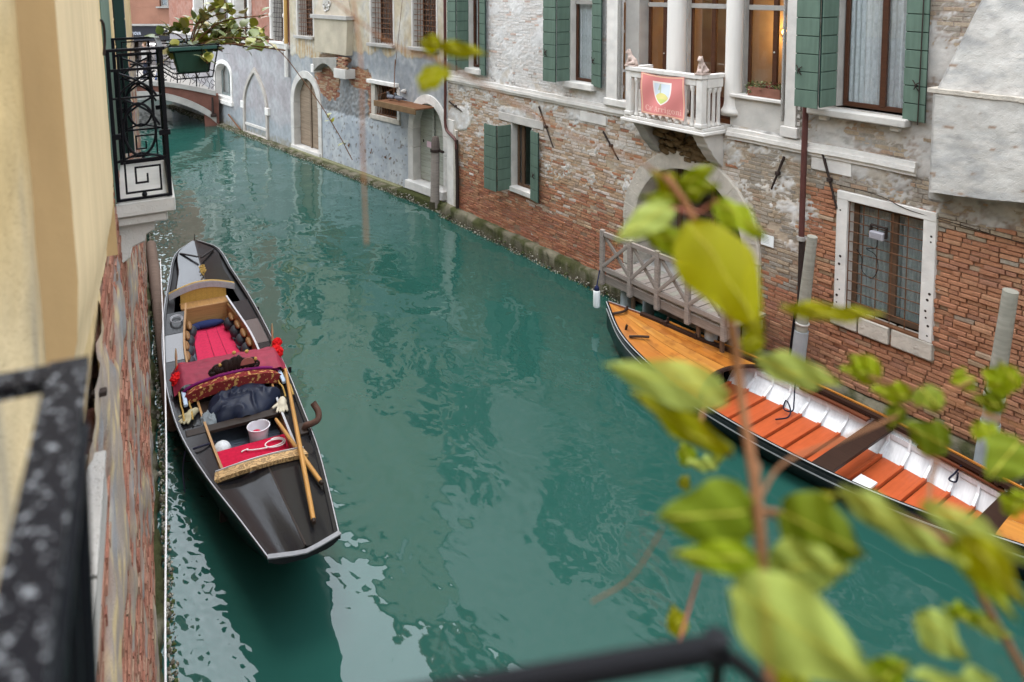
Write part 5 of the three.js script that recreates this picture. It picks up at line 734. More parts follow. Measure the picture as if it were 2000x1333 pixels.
  for (const p of stems) { part(sb, 'stem', tube(p, 0.006, 12, 5), M.rust); const c = new THREE.CatmullRomCurve3(p.map((q) => V(...q))); for (let k = 0; k < 11; k++) { const t = 0.35 + 0.65 * rnd() ** 0.7, q = c.getPoint(t), m = part(sb, 'leaf', lf, lms[(rnd() * 5) | 0]), z = rr(0.085, 0.14); m.scale.set(z, z, z); m.position.set(q.x + rr(-0.03, 0.03), q.y + rr(-0.03, 0.04), q.z + rr(-0.03, 0.03)); m.rotation.set(rr(-0.8, 0.8), rr(0, 6.3), rr(-0.3, 0.9)); } }
  const tw = [[7.2, 5.97, 0.75], [7.1, 5.95, 1.25], [6.9, 5.55, 1.55], [6.7, 5.15, 1.75], [6.6, 4.9, 1.85]]; part(sb, 'long_twig', tube(tw, 0.004, 30, 5), M.rust); { const c = new THREE.CatmullRomCurve3(tw.map((q) => V(...q))); for (const t of [0.66, 0.67, 0.68, 0.69, 0.7, 0.84, 0.85, 0.86]) { const q = c.getPoint(t), m = part(sb, 'leaf', lf, lms[1]); m.scale.setScalar(0.06); m.position.copy(q); m.rotation.set(rr(-1, 1), rr(0, 6.3), rr(-0.3, 0.8)); } }

  // house that closes the canal behind the viewpoint
  const Z = thing('rear_house', 'plain ochre house closing the canal behind the viewpoint', 'house', null, frame(-14, 18, 1, 0)); part(Z, 'wall', bx(0, 40, -0.5, 11, 0, 0.4), M.ochre); part(Z, 'roof', bx(-0.2, 40.2, 11, 11.3, -0.5, 4), M.greystone); for (let i = 0; i < 10; i++) for (const v of [2, 5, 8]) part(Z, 'shutter', bx(2 + i * 3.8, 3.2 + i * 3.8, v, v + 2, -0.05, -0.003, 0.01), M.shutter);
  // leaning timber pole at the foot of the wall and the white rope
  const tp = solo('leaning_pole', 'brown timber pole leaning along the brick wall beside the gondola', 'pole', cyl([-4.93, 0.12, -10.72], [-8.82, 0.16, -18.3], 0.12, 0.12, 14), mk([0.24, 0.17, 0.135], { map: T.wood, k: 0.7, bump: T.wood, b: 0.006 }));
  solo('white_rope', 'thin white mooring rope stretched beside the brick wall', 'rope', tube([[-7.05, 1.0, -15.0], [-5.4, 0.85, -11.5], [-4.2, 0.75, -8.9], [-3.0, 0.65, -6.2], [-2.2, 0.6, -4.5]], 0.011, 60, 6), mk([0.72, 0.70, 0.68], { bump: T.cloth, b: 0.003, bk: 30 }));
}
// ---------------------------------------------------------------- gondola (local x from stern to bow, z to the right)
{
  const FG = frame(-2.07, -7.27, -0.47, -0.88);
  const xs = [0, 1.04, 2.1, 3.25, 4.3, 5.7, 7.2, 8.6, 9.55, 9.98];
  const zl = hermite(xs, [-0.35, -0.52, -0.71, -0.88, -0.95, -0.95, -0.84, -0.64, -0.44, -0.06]), zr = hermite(xs, [0.35, 0.5, 0.63, 0.7, 0.74, 0.74, 0.68, 0.53, 0.37, 0.02]), sh = hermite(xs, [0.86, 0.72, 0.6, 0.52, 0.5, 0.52, 0.6, 0.75, 0.94, 1.02]), kl = hermite(xs, [0.78, 0.22, -0.04, -0.12, -0.14, -0.14, -0.1, 0.05, 0.4, 0.7]);
  const black = mk([0.007, 0.007, 0.008], { phys: P_, r: 0.12, ior: 1.28, bump: T.drops, b: 0.0007, bk: 2.2 }), blackMat = mk([0.008, 0.008, 0.009], { phys: P_, specularIntensity: 0.35, r: 0.42, map: T.grain, k: 3 });
  const trim = mk([0.5, 0.5, 0.52], { r: 0.4, m: 0.3, map: T.grain, k: 8 }), wood = mk([0.42, 0.23, 0.09], { map: T.wood, k: 2, bump: T.wood, b: 0.001, r: 0.4 }), gold = mk([0.70, 0.44, 0.11], { m: 0.4, r: 0.35, bump: T.pits, b: 0.006, bk: 18, map: T.grain, k: 10 }), red = mk([0.55, 0.012, 0.05], { r: 0.85, bump: T.cloth, b: 0.002, bk: 8, map: T.cloth, k: 4 }), greyPaint = mk([0.16, 0.20, 0.25], { map: T.streak, k: 2, r: 0.5 }), darkwood = mk([0.03, 0.02, 0.015], { phys: P_, specularIntensity: 0.35, map: T.wood, k: 2, r: 0.45 });
  const G = thing('gondola', 'black gondola with red carpet and brass fittings moored by the brick wall', 'gondola', null, FG), S = []; for (let i = 0; i <= 60; i++) S.push(9.98 * i / 60);
  const hull = S.map((x) => { const l = zl(x), r = zr(x), y = sh(x), k = kl(x), c = (l + r) / 2, row = []; for (const [t, f] of [[0, 1], [0.35, 0.93], [0.75, 0.78], [1, 0.6]]) row.push([x, mix(y, k, t), c + (l - c) * f]); row.push([x, k - 0.02, c]); for (const [t, f] of [[1, 0.6], [0.75, 0.78], [0.35, 0.93], [0, 1]]) row.push([x, mix(y, k, t), c + (r - c) * f]); return row; });
  part(G, 'hull', boxUV(loft(hull)), black); part(G, 'transom', boxUV(loft([hull[0].slice(0, 5), hull[0].slice(4).reverse()])), black);
  const edge = (f, dz, dy, a = 0, b = 9.98) => S.filter((x) => x >= a - 0.01 && x <= b + 0.01).map((x) => [x, sh(x) + dy, f(x) + dz]);
  for (const [f, s] of [[zl, 1], [zr, -1]]) { const rail = part(G, 'gunwale', sweep(edge(f, s * 0.02, -0.015), 0.055, 0.035), black); part(rail, 'metal_strip', sweep(edge(f, s * 0.004, 0.0205), 0.010, 0.006), trim); }
  part(G, 'stern_plate', sweep([[0.03, 0.885, -0.36], [-0.03, 0.872, -0.12], [-0.05, 0.868, 0.0], [-0.03, 0.872, 0.12], [0.03, 0.885, 0.36]], 0.06, 0.012), mk([0.24, 0.24, 0.25], { r: 0.4, m: 0.3, bump: T.drops, b: 0.001, bk: 3, map: T.grain, k: 6 }));
  // stern deck: two wet boards meeting at a seam
  const deck = (x0, x1, za, zb, yf, n = 24, m = 8) => { const rows = []; for (let i = 0; i <= n; i++) { const x = mix(x0, x1, i / n), row = []; for (let j = 0; j <= m; j++) { const z = mix(za(x), zb(x), j / m); row.push([x, yf(x, z, j / m), z]); } rows.push(row); } return boxUV(loft(rows)); };
  part(G, 'stern_deck', deck(0.0, 1.98, (x) => zl(x) + 0.05, (x) => -0.012 * x, (x, z, t) => sh(x) - 0.02 + 0.05 * ss(0, 1, t) - 0.018 * Math.sin(t * 3.1)), black); part(G, 'stern_deck', deck(0.0, 1.98, (x) => 0.012 - 0.012 * x, (x) => zr(x) - 0.05, (x, z, t) => sh(x) - 0.02 + 0.05 * ss(1, 0, t)), black); part(G, 'deck_seam', sweep([[0.02, 0.885, 0.005], [1.0, 0.745, -0.005], [1.95, 0.63, -0.018]], 0.016, 0.012), darkwood);
  // carved board across the stern well
  const arcB = (x, z0, z1, y0, rise, wdt, hgt, mat, nm, bow) => { const p = []; for (let i = 0; i <= 20; i++) { const t = i / 20; p.push([x + bow * Math.sin(Math.PI * t), y0 + rise * Math.sin(Math.PI * t), mix(z0, z1, t)]); } return part(G, nm, sweep(p, wdt, hgt), mat); };
  const cw = tex(256, (u, v) => { const a = pfb(u, v, 6, 4, 91), s = Math.sin((a * 9 + u * 14) * 3.1); return 0.5 + 0.5 * ss(-0.6, 0.1, s); }), carved = mk([0.46, 0.29, 0.13], { map: cw, k: 1.7, bump: cw, b: 0.01, bk: 1.7, r: 0.55 });
  arcB(1.98, -0.62, 0.46, 0.60, 0.07, 0.15, 0.05, carved, 'carved_board', -0.06); arcB(2.06, -0.6, 0.45, 0.605, 0.07, 0.012, 0.06, trim, 'board_edging', -0.06); part(G, 'well_end', bx(1.9, 1.96, 0.1, 0.62, -0.58, 0.42), darkwood);
  // floor, carpets, wells
  const il = hermite([1.9, 3.3, 4.5, 6, 7.7], [-0.5, -0.56, -0.6, -0.6, -0.42]), ir = hermite([1.9, 3.3, 4.5, 6, 7.7], [0.38, 0.42, 0.46, 0.45, 0.26]);
  part(G, 'floor', deck(1.9, 7.9, il, ir, (x) => mix(0.3, 0.1, ss(2.6, 2.9, x)), 60, 2), greyPaint);
  for (let i = 0; i < 5; i++) part(G, 'floor_board', bx(2.85 + i * 0.12, 2.95 + i * 0.12, 0.16, 0.19, -0.53, 0.4, 0.006), greyPaint);
  part(G, 'stern_carpet', deck(1.98, 2.95, (x) => il(x) + 0.03, (x) => ir(x) - 0.02, (x, z) => 0.37 + 0.006 * fb(x * 3, z * 3, 3), 12, 8), red); part(G, 'carpet_front', bx(2.935, 2.96, 0.16, 0.368, -0.52, 0.39, 0.006), red);
  const pk = mk([0.66, 0.035, 0.10], { r: 0.8, bump: T.cloth, b: 0.002, bk: 8, map: T.cloth, k: 4 }); const cz = [-0.42, -0.12, 0.1, 0.34]; for (let i = 0; i < 3; i++) part(G, 'passenger_carpet', deck(5.0, 7.45, (x) => mix(cz[i] + 0.005, cz[i] * 0.8 - 0.03, ss(5, 7.4, x)), (x) => mix(cz[i + 1] - 0.005, cz[i + 1] * 0.8 - 0.035, ss(5, 7.4, x)), (x, z) => 0.17 + 0.004 * n2(x * 3, z * 4), 16, 4), pk);
  for (const [f, g, s] of [[zl, il, 1], [zr, ir, -1]]) {
    const split = [1.98, 3.5, 5.6, 6.55, 7.35]; for (let i = 0; i < 4; i++) part(G, 'side_deck', deck(split[i] + 0.008, split[i + 1] - 0.008, (x) => f(x) + s * 0.05, (x) => g(x) - s * 0.02, (x) => sh(x) - 0.02, 12, 3), i === 2 ? mk([0.05, 0.042, 0.04], { phys: P_, r: 0.25, clearcoat: 0.5 }) : black);
    const cp = []; for (let x = 1.98; x < 7.7; x += 0.2) cp.push([x, 0, g(x)]); part(G, 'coaming', sweep(cp.map(([x, , z]) => [x, 0.1, z]), 0.03, 0.42), x2(s)); part(G, 'coaming_cap', sweep(cp.map(([x, , z]) => [x, sh(x) - 0.015, z]), 0.03, 0.03), s > 0 ? wood : trim);
  }
  function x2() { return wood; }
  // cushions lining the passenger well
  for (const [x, z] of [[7.15, 0.26], [6.75, 0.31], [6.35, 0.35], [5.95, 0.38], [7.1, -0.4], [6.7, -0.47], [6.3, -0.52], [5.9, -0.54]]) { part(G, 'well_cushion', ball(x, 0.28, z, 0.14, 0.11, 0.1, 12), mk([0.035, 0.038, 0.045], { r: 0.5 })); part(G, 'side_rest', ball(x - 0.02, 0.41, z + Math.sign(z) * 0.03, 0.17, 0.05, 0.05, 10), mk([0.26, 0.13, 0.05], { map: T.wood, k: 3, r: 0.45 })); }
  part(G, 'front_step', bx(7.5, 7.56, 0.2, 0.56, -0.5, 0.3, 0.01), wood); part(G, 'front_step', bx(7.56, 7.85, 0.5, 0.55, -0.52, 0.33, 0.01), wood); part(G, 'folded_rug', mg([ball(7.4, 0.24, -0.1, 0.09, 0.07, 0.3), ball(7.38, 0.23, -0.3, 0.08, 0.06, 0.12)]), mk([0.02, 0.03, 0.09]));
  arcB(7.86, -0.7, 0.46, 0.66, 0.13, 0.05, 0.11, gold, 'gilded_arch', 0.02); arcB(7.8, -0.7, 0.46, 0.655, 0.13, 0.014, 0.115, trim, 'arch_edging', 0.02); { const p = []; for (let i = 0; i <= 12; i++) { const t = i / 12; p.push([mix(-0.5, 0.3, t), 0.72 + 0.08 * Math.sin(Math.PI * t)]); } part(G, 'gilded_panel', extrude([[-0.5, 0.55], [0.3, 0.55], ...p.reverse()], 0.03, 0.004).rotateY(-Math.PI / 2).translate(7.86, 0, 0), gold); }
  // foredeck shaped like a low roof
  const ridge = hermite([7.9, 9, 9.95], [0.775, 0.885, 1.05]);
  const gloss = mk([0.012, 0.012, 0.014], { phys: P_, r: 0.1, ior: 1.65, bump: T.drops, b: 0.0003, bk: 2.2 }); part(G, 'fore_deck', deck(7.92, 9.93, (x) => Math.min(-0.06, zl(x) + 0.14 * ss(9.95, 8.6, x)), () => -0.03, (x, z, t) => t === 0 ? sh(x) - 0.02 : ridge(x) - 0.012 * (1 - t), 24, 24), gloss); part(G, 'fore_deck', deck(7.92, 9.93, () => -0.03, (x) => Math.max(0.0, zr(x) - 0.14 * ss(9.95, 8.6, x)), (x, z, t) => mix(ridge(x), sh(x) - 0.0, t), 24, 8), black);
  for (const [f, s] of [[zl, 1], [zr, -1]]) part(G, 'fore_walk', deck(7.4, 9.8, (x) => f(x) + s * 0.03, (x) => f(x) + s * 0.17, (x) => sh(x) - 0.05, 20, 2), blackMat);
  part(G, 'ridge_strip', sweep([[7.95, 0.782, -0.03], [9, 0.892, -0.03], [9.9, 1.045, -0.03]], 0.018, 0.01), darkwood); part(G, 'bow_brace', sweep([[9.5, 0.95, -0.36], [9.05, 0.97, -0.06]], 0.04, 0.02), blackMat); part(G, 'bow_brace', sweep([[9.45, 0.95, 0.28], [9.0, 0.965, 0.0]], 0.04, 0.02), blackMat); part(G, 'bow_spike', cyl([9.95, 1.03, -0.03], [9.97, 1.18, -0.03], 0.012, 0.006), M.iron);
  { const g = []; for (let i = 0; i < 6; i++) g.push(tube([[8.35 + i * 0.07, 0.83, -0.03], [8.38 + i * 0.07, 0.9, -0.08 + 0.1 * (i % 2)], [8.42 + i * 0.07, 0.88, 0.0 - 0.05 * (i % 2)]], 0.014, 8, 5)); part(G, 'brass_ornament', mg(g), gold); }
  // seat: backrest with carved crest, brocade and crimson drape
  const bro = tex(256, (u, v) => { const a = pfb(u, v, 8, 4, 95), b = pfb(u, v, 20, 3, 97); return a + 0.3 * b > 0.72 ? [0.42, 0.24, 0.08] : [0.16, 0.02, 0.02]; });
  part(G, 'seat_base', bx(4.3, 4.95, 0.12, 0.5, -0.58, 0.45, 0.03), darkwood);
  { const rows = []; for (let i = 0; i <= 22; i++) { const t = i / 22, x = mix(5.0, 4.3, t), row = []; for (let j = 0; j <= 44; j++) { const q = j / 44, z = mix(-0.88, 0.72, q), end = ss(0, 0.08, q) * ss(1, 0.92, q); row.push([x + 0.12 * (q - 0.5) * -1 + 0.02 * n2(q * 6, t * 3), 0.60 + 0.17 * Math.sin(Math.PI * (0.2 + 0.65 * t)) * (0.5 + 0.5 * end) + 0.018 * fb(q * 5, t * 3, 3) - 0.1 * (1 - end), z]); } rows.push(row); } part(G, 'crimson_drape', boxUV(loft(rows)), mk([0.30, 0.012, 0.045], { r: 0.7, bump: T.cloth, b: 0.004, bk: 6, map: T.cloth, k: 2, sheen: 0.6, phys: P_ })); }
  { const p = []; for (let i = 0; i <= 20; i++) { const t = i / 20; p.push([4.24 - 0.16 * Math.sin(Math.PI * t), 0.55 + 0.24 * Math.sin(Math.PI * t) ** 0.6, mix(-0.78, 0.62, t)]); } part(G, 'brocade_back', sweep(p.map(([a, b, c]) => [a, b - 0.16, c]), 0.16, 0.16), mk([1, 1, 1], { map: bro, k: 3, bump: bro, b: 0.003, r: 0.7 })); part(G, 'purple_piping', tube(p.map(([a, b, c]) => [a + 0.09, b + 0.01, c]), 0.022, 40, 7), mk([0.14, 0.01, 0.09], { r: 0.6 })); }
  { const g = [], y = 0.8; for (let i = 0; i < 11; i++) { const t = (i - 5) / 5, z = -0.06 + 0.3 * t, hgt = 0.22 * (1 - 0.75 * Math.abs(t)) + 0.03 * Math.sin(i * 2.4); g.push(ball(4.24, y + hgt * 0.45, z, 0.035, hgt * 0.55, 0.05), new THREE.TorusGeometry(0.05 + 0.015 * (i % 2), 0.018, 6, 12).rotateY(Math.PI / 2).translate(4.24, y + hgt * 0.6, z)); } const c = part(G, 'carved_crest', mg(g), mk([0.025, 0.014, 0.012], { r: 0.3, bump: T.pits, b: 0.004, bk: 15 })); for (const [z, yy] of [[-0.26, 0.92], [-0.06, 1.06], [0.12, 1.04], [0.24, 0.9]]) part(c, 'gilt_knob', ball(4.24, yy, z, 0.028), gold); part(c, 'mirror_fan', new THREE.CylinderGeometry(0.1, 0.1, 0.015, 16, 1, false, 0, Math.PI).rotateZ(Math.PI / 2).translate(4.2, 0.86, 0.12), mk([0.35, 0.12, 0.10], { map: T.streak, k: 8 })); }
  for (const [z, s] of [[0.6, 1], [-0.76, -1]]) { for (let k = 0; k < 2; k++) { const p = [], q = 3.5 + 0; for (let i = 0; i <= 10; i++) p.push([4.5 - i * 0.09, 0.56 + 0.03 * Math.sin(i), z + s * (k ? 0.055 : -0.055)]); part(G, 'gilt_cord', tube(p, 0.013, 30, 5), gold); } part(G, 'armrest', bx(3.95, 4.35, 0.55, 0.6, z - 0.03, z + 0.03, 0.015), mk([0.34, 0.42, 0.52], { r: 0.35 })); }
  // brass finials with red pompoms
  for (const [x, z] of [[5.15, 0.66], [4.95, -0.8]]) {
    part(G, 'brass_finial', lathe([[0, 0.5], [0.05, 0.5], [0.03, 0.56], [0.045, 0.6], [0.02, 0.66], [0.014, 0.8], [0.02, 0.84], [0.01, 0.98], [0, 1.0]], 10).translate(x, 0, z), mk([0.62, 0.48, 0.28], { m: 0.5, r: 0.35 }));
    for (const [dx, dy, dz, r] of [[-0.06, 0.68, 0.06, 0.075], [-0.3, 0.64, 0.0, 0.105]]) { const g = new THREE.IcosahedronGeometry(r, 5), p = g.attributes.position; for (let i = 0; i < p.count; i++) { const v = V().fromBufferAttribute(p, i), f = 1 + 0.22 * n3(v.x * 70, v.y * 70, v.z * 70); p.setXYZ(i, v.x * f, v.y * f, v.z * f); } g.computeVertexNormals(); part(G, 'pompom', boxUV(g.translate(x + dx, dy, z + dz)), mk([0.52, 0.01, 0.012], { r: 0.9 })); }
  }
  part(G, 'thwart', bx(3.26, 3.42, 0.46, 0.51, -0.82, 0.5, 0.01), darkwood); part(G, 'thwart_shelf', bx(3.42, 4.15, 0.44, 0.47, -0.82, 0.55, 0.01), darkwood);
  for (const x of [6.9, 5.75, 4.35]) part(G, 'side_cleat', cyl([x, 0.5, zr(x) + 0.02], [x + 0.02, 0.58, zr(x) + 0.03], 0.03, 0.025, 8), blackMat);
  // oar rest
  part(G, 'oar_rest', tube([[2.62, 0.5, 0.58], [2.58, 0.62, 0.6], [2.53, 0.66, 0.68], [2.52, 0.7, 0.75], [2.58, 0.77, 0.77], [2.64, 0.83, 0.74], [2.66, 0.87, 0.72]], 0.042, 40, 9), mk([0.11, 0.06, 0.045], { map: T.wood, k: 3, bump: T.wood, b: 0.003, r: 0.6 })); part(G, 'oar_rest_block', bx(2.5, 2.76, 0.48, 0.58, 0.5, 0.66, 0.02), darkwood);
  part(G, 'mooring_loop', mg([tube([[2.9, 0.52, -0.84], [2.85, 0.56, -0.72], [2.92, 0.53, -0.55], [2.98, 0.5, -0.5]], 0.014, 20, 5), tube([[2.95, 0.5, -0.86], [2.9, 0.3, -0.9], [2.7, 0.1, -0.9]], 0.01, 12, 5)]), mk([0.02, 0.02, 0.035])); part(G, 'wire_coil', mg([0, 1, 2].map((i) => new THREE.TorusGeometry(0.12 + 0.012 * i, 0.006, 5, 30).rotateX(Math.PI / 2).scale(1.2, 1, 0.7).translate(7.0, 0.6 + i * 0.008, -0.64))), mk([0.4, 0.4, 0.42], { r: 0.4 }));

  // loose things aboard
  const oar = (label, p, q, flat) => { const o = thing('oar', label, 'oar', 'oars lying on the gondola', FG), a = V(...p), b = V(...q), m = a.clone().lerp(b, 0.62), wd = mk([0.50, 0.26, 0.075], { map: T.wood, k: 2, r: 0.4 }); part(o, 'shaft', cyl(m.toArray(), q, 0.03, 0.026, 10), wd); part(o, 'loom', cyl(p, m.toArray(), 0.022, 0.03, 10), wd); part(o, 'grip', cyl(b.toArray(), b.clone().add(b.clone().sub(a).normalize().multiplyScalar(0.05)).toArray(), 0.027, 0.02, 10), darkwood); };
  oar('long golden wooden oar lying from seat to stern deck', [4.25, 0.62, 0.68], [0.37, 0.87, 0.17]); oar('shorter brown oar crossing beneath the long golden oar', [3.1, 0.52, 0.31], [1.14, 0.745, 0.44]);
  const bk = thing('bucket', 'white plastic bucket standing in the gondola stern well', 'bucket', null, FG), wp = mk([0.62, 0.61, 0.64], { r: 0.4 }); part(bk, 'body', lathe([[0, 0.192], [0.105, 0.192], [0.14, 0.47], [0.148, 0.47], [0.15, 0.485], [0.142, 0.485], [0.136, 0.47], [0.1, 0.21], [0, 0.21]], 24).translate(3.12, 0, 0.08), wp); part(bk, 'rim', new THREE.TorusGeometry(0.147, 0.008, 6, 28).rotateX(Math.PI / 2).translate(3.12, 0.482, 0.08), wp); part(bk, 'red_cloth', ball(3.09, 0.40, 0.05, 0.09, 0.03, 0.07), red);
  solo('ball_fender', 'round white fender ball in the gondola stern well', 'fender', ball(3.08, 0.305, -0.4, 0.115, 0.115, 0.115, 14), mk([0.64, 0.66, 0.66], { r: 0.45, map: T.grain, k: 3 }), null, FG);
  const loop = []; for (let i = 0; i < 46; i++) { const t = i / 45; loop.push([2.74 + (0.05 + 0.05 * t) * Math.sin(t * 15) + 0.03 * n2(t * 3, 2), 0.395 + 0.018 * t, -0.2 + 0.36 * ss(0, 0.35, t) + 0.1 * t + (0.16 - 0.06 * t) * Math.cos(t * 15) * ss(0, 0.2, t)]); } solo('coiled_rope', 'loose white rope coiled on the red stern carpet', 'rope', tube(loop, 0.009, 160, 6), mk([0.66, 0.62, 0.60], { bump: T.cloth, b: 0.003, bk: 20 }), null, FG);
  // crumpled dark jacket on the shelf behind the seat
  const heap = (nm, label, cx, cz, y, lx, lz, hgt, mat, seed, cat) => { const rows = []; for (let i = 0; i <= 40; i++) { const row = [], a = i / 40 * 2 - 1; for (let j = 0; j <= 56; j++) { const b = j / 56 * 2 - 1, e = 1 + 0.16 * n2(Math.atan2(a, b) * 1.3 + seed, 2), r = Math.hypot(a, b) / e, dome = Math.sqrt(Math.max(0, 1 - Math.min(1, r) ** 2.6)), f = 0.5 * fb(a * 0.9 + seed, b * 0.9, 2), rid = 1 - Math.abs(Math.sin(2.6 * (a * 0.7 + b * 1.5) + 2.2 * n2(b * 0.9 + seed, a * 1.1))); const k = Math.min(1, 1 / Math.max(r, 1e-3)); row.push([cx + a * lx * (r > 1 ? k : 1), y + hgt * dome * (0.66 + 0.3 * f + 0.22 * rid * rid), cz + b * lz * (r > 1 ? k : 1)]); } rows.push(row); } return solo(nm, label, cat, boxUV(loft(rows)), mat, null, FG); };
  heap('dark_jacket', 'crumpled dark navy waterproof jacket heaped behind the gondola seat', 3.78, -0.02, 0.46, 0.4, 0.52, 0.3, mk([0.008, 0.012, 0.027], { phys: P_, specularIntensity: 0.5, r: 0.5 }), 3, 'jacket'); heap('grey_cloth', 'grey folded cloth poking out left of the dark jacket', 3.6, -0.5, 0.462, 0.2, 0.12, 0.12, mk([0.16, 0.18, 0.19], { r: 0.7 }), 8, 'cloth');
  const glove = (label, x, y, z, turn, c, s) => { const o = solo('work_glove', label, 'glove', blob([[-0.09, 0.02, 0, -0.02, 0.03, 0, 0.035, 0.045], [-0.02, 0.03, 0, 0.05, 0.03, 0, 0.045, 0.04], [0.05, 0.03, -0.035, 0.13, 0.015, -0.05, 0.017, 0.013], [0.05, 0.035, -0.012, 0.15, 0.02, -0.015, 0.017, 0.013], [0.05, 0.035, 0.012, 0.145, 0.02, 0.02, 0.017, 0.013], [0.045, 0.03, 0.035, 0.125, 0.015, 0.052, 0.016, 0.012], [0.0, 0.03, 0.04, 0.06, 0.03, 0.09, 0.018, 0.014]], 0.012, 48), mk(c, { r: 0.9, bump: T.cloth, b: 0.003, bk: 10 }), 'gloves on the gondola'); o.scale.setScalar(s); o.position.copy(V(x, y, z).applyEuler(FG.rotation).add(FG.position)); o.rotation.copy(FG.rotation); o.rotateY(turn); };
  glove('cream work glove hanging over the thwart beside the long oar', 3.42, 0.51, 0.46, Math.PI - 0.2, [0.46, 0.42, 0.33], 1.35); glove('olive cream work glove at the left end of the thwart', 3.75, 0.5, -0.72, 2.5, [0.34, 0.30, 0.19], 1.3);
}
// ---------------------------------------------------------------- wooden boat on the right (local x from bow aft, +z towards the middle of the canal)
{
  const FW = frame(1.73, -13.5, 0.607, 0.795), xs = [0, 0.7, 1.35, 2.4, 3.6, 4.7, 5.6, 6.4, 7.4, 8.3], hw = hermite(xs, [0.02, 0.42, 0.62, 0.83, 0.9, 0.86, 0.74, 0.57, 0.34, 0.1]), sh = hermite(xs, [0.76, 0.6, 0.5, 0.43, 0.4, 0.4, 0.41, 0.45, 0.54, 0.66]), kl = hermite(xs, [0.3, -0.02, -0.1, -0.12, -0.12, -0.12, -0.11, -0.06, 0.05, 0.25]);
  const Bt = thing('wooden_boat', 'long open wooden boat with varnished bow deck and white inside by the jetty', 'boat', null, FW), S = []; for (let i = 0; i <= 60; i++) S.push(8.3 * i / 60);
  const black = mk([0.008, 0.009, 0.01], { phys: P_, r: 0.25, ior: 1.35 }), white = mk([0.72, 0.73, 0.74], { r: 0.45, map: T.streak, k: 1.5 }), orange = mk([0.46, 0.092, 0.028], { r: 0.45, map: T.streak, k: 1.2, bump: T.grain, b: 0.001 }), varn = mk([0.52, 0.20, 0.034], { phys: P_, map: T.varnish, k: 0.55, k2: 0.55, r: 0.3, clearcoat: 0.5, clearcoatRoughness: 0.15 }), dk = mk([0.04, 0.021, 0.015], { phys: P_, specularIntensity: 0.35, map: T.wood, k: 2, r: 0.45 }), mah = mk([0.15, 0.05, 0.025], { map: T.wood, k: 2, r: 0.4 }), silver = mk([0.45, 0.45, 0.46], { r: 0.4, m: 0.3 });
  part(Bt, 'hull', boxUV(loft(S.map((x) => { const w = hw(x), y = sh(x), k = kl(x); return [[x, y, -w], [x, mix(y, k, 0.5), -w * 0.9], [x, k, -w * 0.66], [x, k - 0.03, 0], [x, k, w * 0.66], [x, mix(y, k, 0.5), w * 0.9], [x, y, w]]; }))), black);
  const inn = S.filter((x) => x > 2.2 && x < 6.75); for (const s of [-1, 1]) part(Bt, 'inner_side', boxUV(loft(inn.map((x) => [[x, sh(x) - 0.01, s * (hw(x) - 0.04)], [x, 0.2, s * (hw(x) - 0.1)], [x, 0.03, s * hw(x) * 0.68]]))), white);
  for (const s of [-1, 1]) { const e = S.map((x) => [x, sh(x), s * hw(x)]), g = part(Bt, 'gunwale', sweep(e.map(([x, y, z]) => [x, y - 0.02, z - s * 0.01]), 0.05, 0.035), s > 0 ? black : mah); part(g, 'rub_strip', sweep(e.map(([x, y, z]) => [x, y + 0.016, z + s * 0.008]), 0.014, 0.008), silver); part(g, 'lower_strip', sweep(e.map(([x, y, z]) => [x, y - 0.12, z * 0.985 + s * 0.008]), 0.012, 0.014), silver); part(Bt, 'stringer', sweep(inn.map((x) => [x, sh(x) - 0.16, s * (hw(x) - 0.085)]), 0.03, 0.075), white); }
  // floor panels between the frames
  const nF = 14, x0 = 2.3, x1 = 6.6; for (let i = 0; i < nF; i++) { const a = mix(x0, x1, i / nF), b = mix(x0, x1, (i + 1) / nF), w = (x) => hw(x) * 0.66; part(Bt, 'floor_panel', boxUV(loft([[[a + 0.035, 0.05, -w(a)], [a + 0.035, 0.05, w(a)]], [[b, 0.05, -w(b)], [b, 0.05, w(b)]]])), orange); part(Bt, 'floor_frame', bx(a - 0.022, a + 0.022, 0.03, 0.095, -w(a), w(a), 0.008), orange); for (const s of [-1, 1]) { const z1 = hw(a) * 0.68, z2 = hw(a) - 0.1, z3 = hw(a) - 0.045, top = sh(a) - 0.02, g = extrude([[z1 - 0.1, 0.04], [z1 + 0.02, 0.04], [z2 + 0.005, 0.2], [z3 + 0.003, top], [z3 - 0.028, top], [z2 - 0.03, 0.2], [z1 - 0.045, 0.1]], 0.036, 0.003).rotateY(-Math.PI / 2).translate(a + 0.018, 0, 0); if (s < 0) { g.rotateY(Math.PI).translate(2 * a, 0, 0); } part(Bt, 'rib', boxUV(g), white); } }
  // bow deck of varnished boards, stern deck
  const deckB = (xa, xb, za, zb, cut) => { const rows = [], n = 24; for (let i = 0; i <= n; i++) { const row = []; for (let j = 0; j <= 4; j++) { const t = mix(za, zb, j / 4), xe = cut ? xb - 0.28 * (1 - t * t) : xb, x = mix(xa, xe, i / n), z = t * (hw(x) - 0.03); row.push([x, sh(x) + 0.005 + 0.05 * (1 - t * t) * ss(0, 0.8, x), z]); } rows.push(row); } return boxUV(loft(rows)); };
  const vm = [varn, mk([0.47, 0.165, 0.026], { phys: P_, map: T.varnish, k: 0.5, r: 0.3, clearcoat: 0.5 }), mk([0.54, 0.225, 0.042], { phys: P_, map: T.varnish, k: 0.62, r: 0.32, clearcoat: 0.5 })]; const zz = [-1, -0.62, -0.25, 0.12, 0.5, 1]; for (let i = 0; i < 5; i++) part(Bt, 'bow_deck_board', deckB(0.03, 2.75, zz[i] + 0.004, zz[i + 1] - 0.004, true), vm[i % 3]);
  for (let i = 0; i < 3; i++) part(Bt, 'stern_deck_board', deckB(6.55, 8.25, -1 + i * 0.667, -1 + (i + 1) * 0.667 - 0.006, false), vm[i]);
